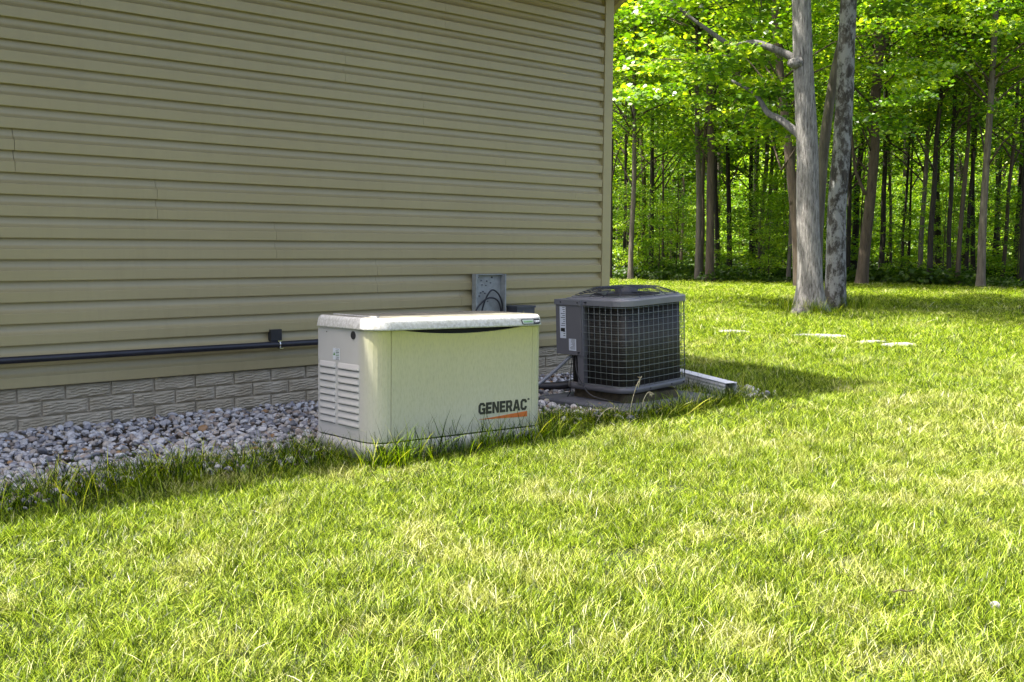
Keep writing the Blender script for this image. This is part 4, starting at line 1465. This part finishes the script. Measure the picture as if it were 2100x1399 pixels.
# --- crowns shared by the woodland trees
CROWNS = []
for s_ in range(6):
    zb = 4.6+0.35*(s_ % 3)
    c, rad, (V, k_, t_) = crown_arrays(300+s_*7, 3.3+0.3*(s_ % 2), zb, 12.5, 30, 190, 0.125, br=1.2)
    me_o = leaf_object("crown", V, k_, t_, M_LEAF)
    mb = MB(); add_branches(mb, c, (0, 0), 0.1, s_, zlo=3.6, n=16, rr=0.035)
    br_o = mb.build("branches", M_BARK_BROWN)
    CROWNS.append((me_o.data, br_o.data))
    bpy.data.objects.remove(me_o); bpy.data.objects.remove(br_o)
HIGH = []
for s_ in range(2):
    c, rad, (V, k_, t_) = crown_arrays(420+s_*5, 1.7, 8.5, 13.5, 12, 80, 0.15, br=1.1)
    me_o = leaf_object("crown", V, k_, t_, M_LEAF); HIGH.append(me_o.data); bpy.data.objects.remove(me_o)
TR_MAT = {'g': M_BARK_GREY, 'b': M_BARK_BROWN, 'd': M_BARK_SHADE}
def wood_tree(xb, yb, w, xt, yt, d, tone, label, seed, group=None, crown=True, bend=0.0, low=1.0, extra=None):
    base = point_at(xb, yb, d); base[2] = -0.04
    top = point_at(xt, yt, d)
    sl = (top-base)/max(top[2], .5)
    r0 = w*d/F_PX/2*0.88
    O = (base[0], base[1], 0)
    rd = random.Random(seed)
    side = RT0
    pts_ = []
    for h in (-0.04, 0.5, 1.8, 3.2, 4.8, 6.5, 9.0, 12.5):
        k = bend*math.sin(min(h/8, 1)*PI)*r0*3
        off = (h if h < 7 else 7+(h-7)*0.4)
        pts_.append((sl[0]*off+side[0]*k+rd.uniform(-.03, .03), sl[1]*off+side[1]*k+rd.uniform(-.03, .03), h))
    t = empty("woodland_tree", O)
    tag(t, label, "tree", group)
    trunk_mesh(pts_, (r0, r0*0.55), None, 9, 0.06, seed, 1.35).build("trunk", TR_MAT[tone], t)
    if crown:
        cm, bm_ = CROWNS[seed % len(CROWNS)]
        sc = rd.uniform(0.85, 1.15)
        a = rd.uniform(0, 6.28)
        for dat, nm in ((cm, "crown"), (bm_, "branches")):
            o = bpy.data.objects.new(nm, dat); o.rotation_euler = (0, 0, a); o.scale = (sc, sc, low*rd.uniform(.92, 1.1))
            o.location = (sl[0]*5, sl[1]*5, 0)
            link(o, t)
        if seed % 2 == 0 or w > 14:
            o = bpy.data.objects.new("upper_crown", HIGH[seed % 4 // 2]); o.scale = (1.9, 1.9, 1.15); o.rotation_euler = (0, 0, a+1)  # second crown, added overhead to shade the lawn edge and woods
            link(o, t)
    if extra:
        for px, ra, rb_ in extra:
            limb(px, ra, rb_, d, O, t, TR_MAT[tone])
    return t
TREES = [
 (1252, 572, 9, 1256, 200, 38, 'd', "dark trunk half hidden right beside the house corner"),
 (1281, 560, 8, 1283, 300, 43, 'd', "slim dark trunk just left of the pale one nearest the house"),
 (1292, 574, 13, 1300, 200, 37.6, 'g', "straight grey-brown trunk nearest the house corner at the lawn's edge"),
 (1336, 556, 12, 1338, 320, 45, 'd', "dark trunk midway between the house and the paired grey trunks"),
 (1358, 552, 6, 1360, 300, 47, 'b', "thin brown stem right of the dark trunk behind the condenser"),
 (1432, 569, 15, 1430, 260, 38.2, 'g', "left one of the paired grey trunks at the lawn's edge"),
 (1456, 575, 21, 1455, 250, 37.2, 'b', "right and thicker one of the paired trunks at the lawn's edge"),
 (1474, 556, 12, 1468, 300, 44, 'd', "dark trunk close behind the thicker of the paired trunks"),
 (1496, 551, 13, 1494, 270, 45, 'd', "straight nearly black trunk right of the paired trunks"),
 (1541, 548, 12, 1543, 280, 47, 'd', "dark trunk left of the pale leaning stems"),
 (1556, 546, 12, 1573, 285, 46, 'g', "pale stem leaning right, left one of the crossed pair"),
 (1567, 546, 11, 1585, 300, 46.5, 'g', "pale stem leaning right, right one of the crossed pair"),
 (1594, 545, 6, 1590, 300, 50, 'b', "thin brown stem left of the curved trunk behind the lawn tree"),
 (1618, 566, 10, 1622, 470, 39, 'g', "short slim grey stem low at the left of the lawn tree's foot"),
 (1640, 560, 26, 1606, 250, 33, 'b', "curved brown trunk partly hidden behind the pale lawn tree"),
 (1740, 560, 11, 1745, 300, 42, 'd', "dark trunk showing just right of the lichen-mottled lawn trunk"),
 (1767, 563, 27, 1789, 250, 36.5, 'b', "thick dark brown trunk with a spreading foot right of the lawn pair"),
 (1808, 558, 13, 1814, 270, 44, 'd', "black straight trunk right of the thick spreading-foot trunk"),
 (1829, 552, 7, 1823, 300, 48, 'g', "thin grey stem right of the black straight trunk"),
 (1847, 556, 7, 1865, 300, 46, 'd', "thin dark stem leaning right in the middle of the right woods"),
 (1864, 552, 6, 1872, 300, 49, 'd', "thinnest dark upright stem in the middle of the right woods"),
 (1885, 566, 12, 1905, 230, 41, 'g', "left trunk of the tall leaning pair in the right woods"),
 (1903, 574, 13, 1925, 240, 37.5, 'd', "right trunk of the tall leaning pair in the right woods"),
 (1945, 572, 11, 1960, 190, 38.5, 'd', "slim dark trunk with a slight lean after the tall leaning pair"),
 (1965, 573, 11, 1992, 150, 37.5, 'b', "brown trunk leaning right beside the slim dark one"),
 (1980, 560, 9, 1996, 330, 42, 'd', "dark trunk close behind the brown leaning trunk"),
 (2011, 583, 18, 2035, 120, 35.4, 'g', "grey-brown trunk at the lawn's edge, frontmost in the right woods"),
 (2055, 560, 9, 2074, 330, 41, 'b', "thin brown leaning stem near the right end of the woods"),
 (2096, 566, 10, 2102, 300, 39, 'd', "dark trunk cut by the right border of the view"),
]
for i, (xb, yb, w, xt, yt, d, tone, lab) in enumerate(TREES):
    ex = None
    if xb == 1767:
        ex = [([(1790, 240), (1800, 150), (1806, 60), (1812, -40)], 0.17, 0.12), ([(1797, 150), (1815, 90), (1845, 30), (1875, -20)], 0.10, 0.06), ([(1775, 400), (1755, 350), (1748, 290), (1745, 240)], 0.06, 0.03)]
    if xb == 2011:
        ex = [([(2030, 200), (2050, 150), (2078, 110)], 0.05, 0.02)]
    if xb == 1640:
        ex = [([(1625, 420), (1640, 340), (1650, 260)], 0.10, 0.06)]
    wood_tree(xb, yb, w, xt, yt, d, tone, lab, 40+i, bend=(0.2 if xb in (1640, 1767) else random.uniform(-.12, .12)), extra=ex, crown=(w > 7 or i % 2 == 0))

# deeper trees that nothing tells apart: shared trunks and crowns
TRUNKS = []
for s_ in range(7):
    rd = random.Random(900+s_)
    lx, ly = rd.uniform(-.05, .05), rd.uniform(-.05, .05)
    pts_ = [(lx*h+rd.uniform(-.06, .06), ly*h+rd.uniform(-.06, .06), h) for h in (-0.04, 2, 4, 7, 10, 13)]
    o = trunk_mesh(pts_, (0.13, 0.07), None, 7, 0.06, s_, 1.3).build("trunk", (M_BARK_SHADE, M_BARK_BROWN, M_BARK_SHADE)[s_ % 3])
    TRUNKS.append(o.data); bpy.data.objects.remove(o)
placed = [(point_at(t[0], 540, t[5])[0], point_at(t[0], 540, t[5])[1]) for t in TREES]
def far_tree(p, seed, label, group, smin=0.6, smax=1.4):
    rd = random.Random(seed)
    t = empty("woodland_tree", (p[0], p[1], 0), (0, 0, rd.uniform(0, 6.28)))
    tag(t, label, "tree", group)
    s_ = rd.uniform(smin, smax)
    o = bpy.data.objects.new("trunk", rd.choice(TRUNKS)); o.scale = (s_, s_, 1); link(o, t)
    cm, bm_ = rd.choice(CROWNS)
    k = rd.uniform(.8, 1.2)
    if rd.random() < 0.62: cm = HIGH[seed % 2]
    o = bpy.data.objects.new("crown", cm); o.scale = (k, k, rd.uniform(.85, 1.12)); link(o, t)
cnt = 0; tries = 0
while cnt < 110 and tries < 6000:
    tries += 1
    d = math.sqrt(random.uniform(41**2, 88**2)); x = random.uniform(1020, 2480)
    p = ground_at(x, d)
    if all((p[0]-a)**2+(p[1]-b)**2 > 2.2**2 for a, b in placed):
        placed.append((p[0], p[1])); cnt += 1
        far_tree(p, 3000+cnt, "slim dark tree standing deep inside the green woods", "slim trees deep in the woods")

# saplings and low boughs of the understory
SAPS = []
for s_ in range(6):
    r = np.random.default_rng(700+s_)
    nb = 26
    z = r.uniform(0.5, 5.2, nb); q = 1.35*np.sqrt(r.random(nb))*np.clip(1.15-abs(z-2.6)/4.5, .3, 1); a = r.uniform(0, 6.28, nb)
    c = np.stack([np.cos(a)*q, np.sin(a)*q, z], 1)
    rad = np.stack([r.uniform(.45, .8, nb), r.uniform(.45, .8, nb), r.uniform(.10, .22, nb)], 1)
    V, k_, t_ = leaf_cloud(c, rad, 85, 0.115, 710+s_)
    o = leaf_object("crown", V, k_, t_, M_UNDER); cm = o.data; bpy.data.objects.remove(o)
    mb = MB().tube([(0, 0, -.04), (0.05, 0, 2), (0.0, 0.08, 5.0)], [0.035, 0.025, 0.01], 6)
    add_branches(mb, c, (0, 0), .02, s_, zlo=0.6, n=10, rr=0.012)
    o = mb.build("trunk", M_BARK_BROWN); tm = o.data; bpy.data.objects.remove(o)
    SAPS.append((cm, tm))
cnt = 0; sp = []
while cnt < 130:
    d = math.sqrt(random.uniform(42**2, 84**2)) if cnt > 26 else random.uniform(39.5, 43)
    x = random.uniform(1040, 2450)
    p = ground_at(x, d)
    if any((p[0]-a)**2+(p[1]-b)**2 < 1.3 for a, b in sp): continue
    sp.append((p[0], p[1])); cnt += 1
    rd = random.Random(5000+cnt)
    t = empty("sapling", (p[0], p[1], 0), (0, 0, rd.uniform(0, 6.28)))
    tag(t, "leafy young sapling filling the space between the woodland trunks", "sapling", "saplings between the woodland trunks")
    cm, tm = rd.choice(SAPS)
    k = rd.uniform(.75, 1.25)
    if cnt <= 27: k *= 0.6
    for dat, nm in ((tm, "trunk"), (cm, "crown")):
        o = bpy.data.objects.new(nm, dat); o.scale = (k, k, k*rd.uniform(.85, 1.2)); link(o, t)

# ground cover under the trees and the far mass of woods
def clump(seed, n, R, h, size):
    r = np.random.default_rng(seed)
    a = r.uniform(0, 6.28, n); q = R*np.sqrt(r.random(n))
    c = np.stack([np.cos(a)*q, np.sin(a)*q, r.uniform(0.05, h, n)], 1)
    V, k, t = leaf_cloud(c, np.full((n, 3), 0.16), 6, size, seed, flat=0.7)
    m_ = len(V)//k
    return V, [tuple(range(i*k, i*k+k)) for i in range(m_)], t
cl = [clump(800+i, 16, 0.45, 0.38, 0.13) for i in range(5)]
d = np.concatenate([rng.uniform(36.0, 44, 1500), np.sqrt(rng.uniform(44**2, 84**2, 2300))])
xx = rng.uniform(980, 2500, len(d))
az = YAW+np.arctan((xx-1050)/F_PX)
gx, gy = CAM[0]+d*np.sin(az), CAM[1]+d*np.cos(az)
k = ~in_lawn(gx, gy, 0.5)
k &= (rng.random(len(gx)) < 0.35+0.8*vnoise(gx, gy, 2.2, 31))
gx, gy = gx[k], gy[k]
sc = rng.uniform(.5, 1.2, len(gx))*(0.4+0.8*vnoise(gx, gy, 2.5, 5))
o = scatter("undergrowth", cl, np.stack([gx, gy, np.full(len(gx), -0.03)], 1), np.stack([0*gx, 0*gx, rng.uniform(0, 6.28, len(gx))], 1), np.stack([sc, sc, sc], 1), {"hue": gx*0}, M_COVER, rng.integers(0, 5, len(gx)))
tag(o, "low leafy undergrowth covering the woodland floor behind the lawn", None, kind="stuff")

big = []
for i in range(4):
    r = np.random.default_rng(880+i)
    n_ = 40
    c = np.stack([r.uniform(-3, 3, n_), r.uniform(-2, 2, n_), r.uniform(-3, 3, n_)], 1)
    V, k, t = leaf_cloud(c, np.stack([r.uniform(.8, 1.4, n_), r.uniform(.8, 1.4, n_), r.uniform(.3, .6, n_)], 1), 45, 0.30, 890+i)
    m_ = len(V)//k
    big.append((V, [tuple(range(j*k, j*k+k)) for j in range(m_)], t))
n_ = 700
d = rng.uniform(86, 104, n_); xx = rng.uniform(950, 2650, n_)
az = YAW+np.arctan((xx-1050)/F_PX)
gx, gy = CAM[0]+d*np.sin(az), CAM[1]+d*np.cos(az)
gz = rng.uniform(0, 24, n_)
o = scatter("distant_woods", big, np.stack([gx, gy, gz], 1), np.stack([0*gx, 0*gx, rng.uniform(0, 6.28, n_)], 1), np.ones((n_, 3))*rng.uniform(.8, 1.3, (n_, 1)), {"hue": gx*0}, M_LEAF, rng.integers(0, 4, n_))
tag(o, "far mass of sunlit green foliage closing the view behind the trunks", None, kind="stuff")
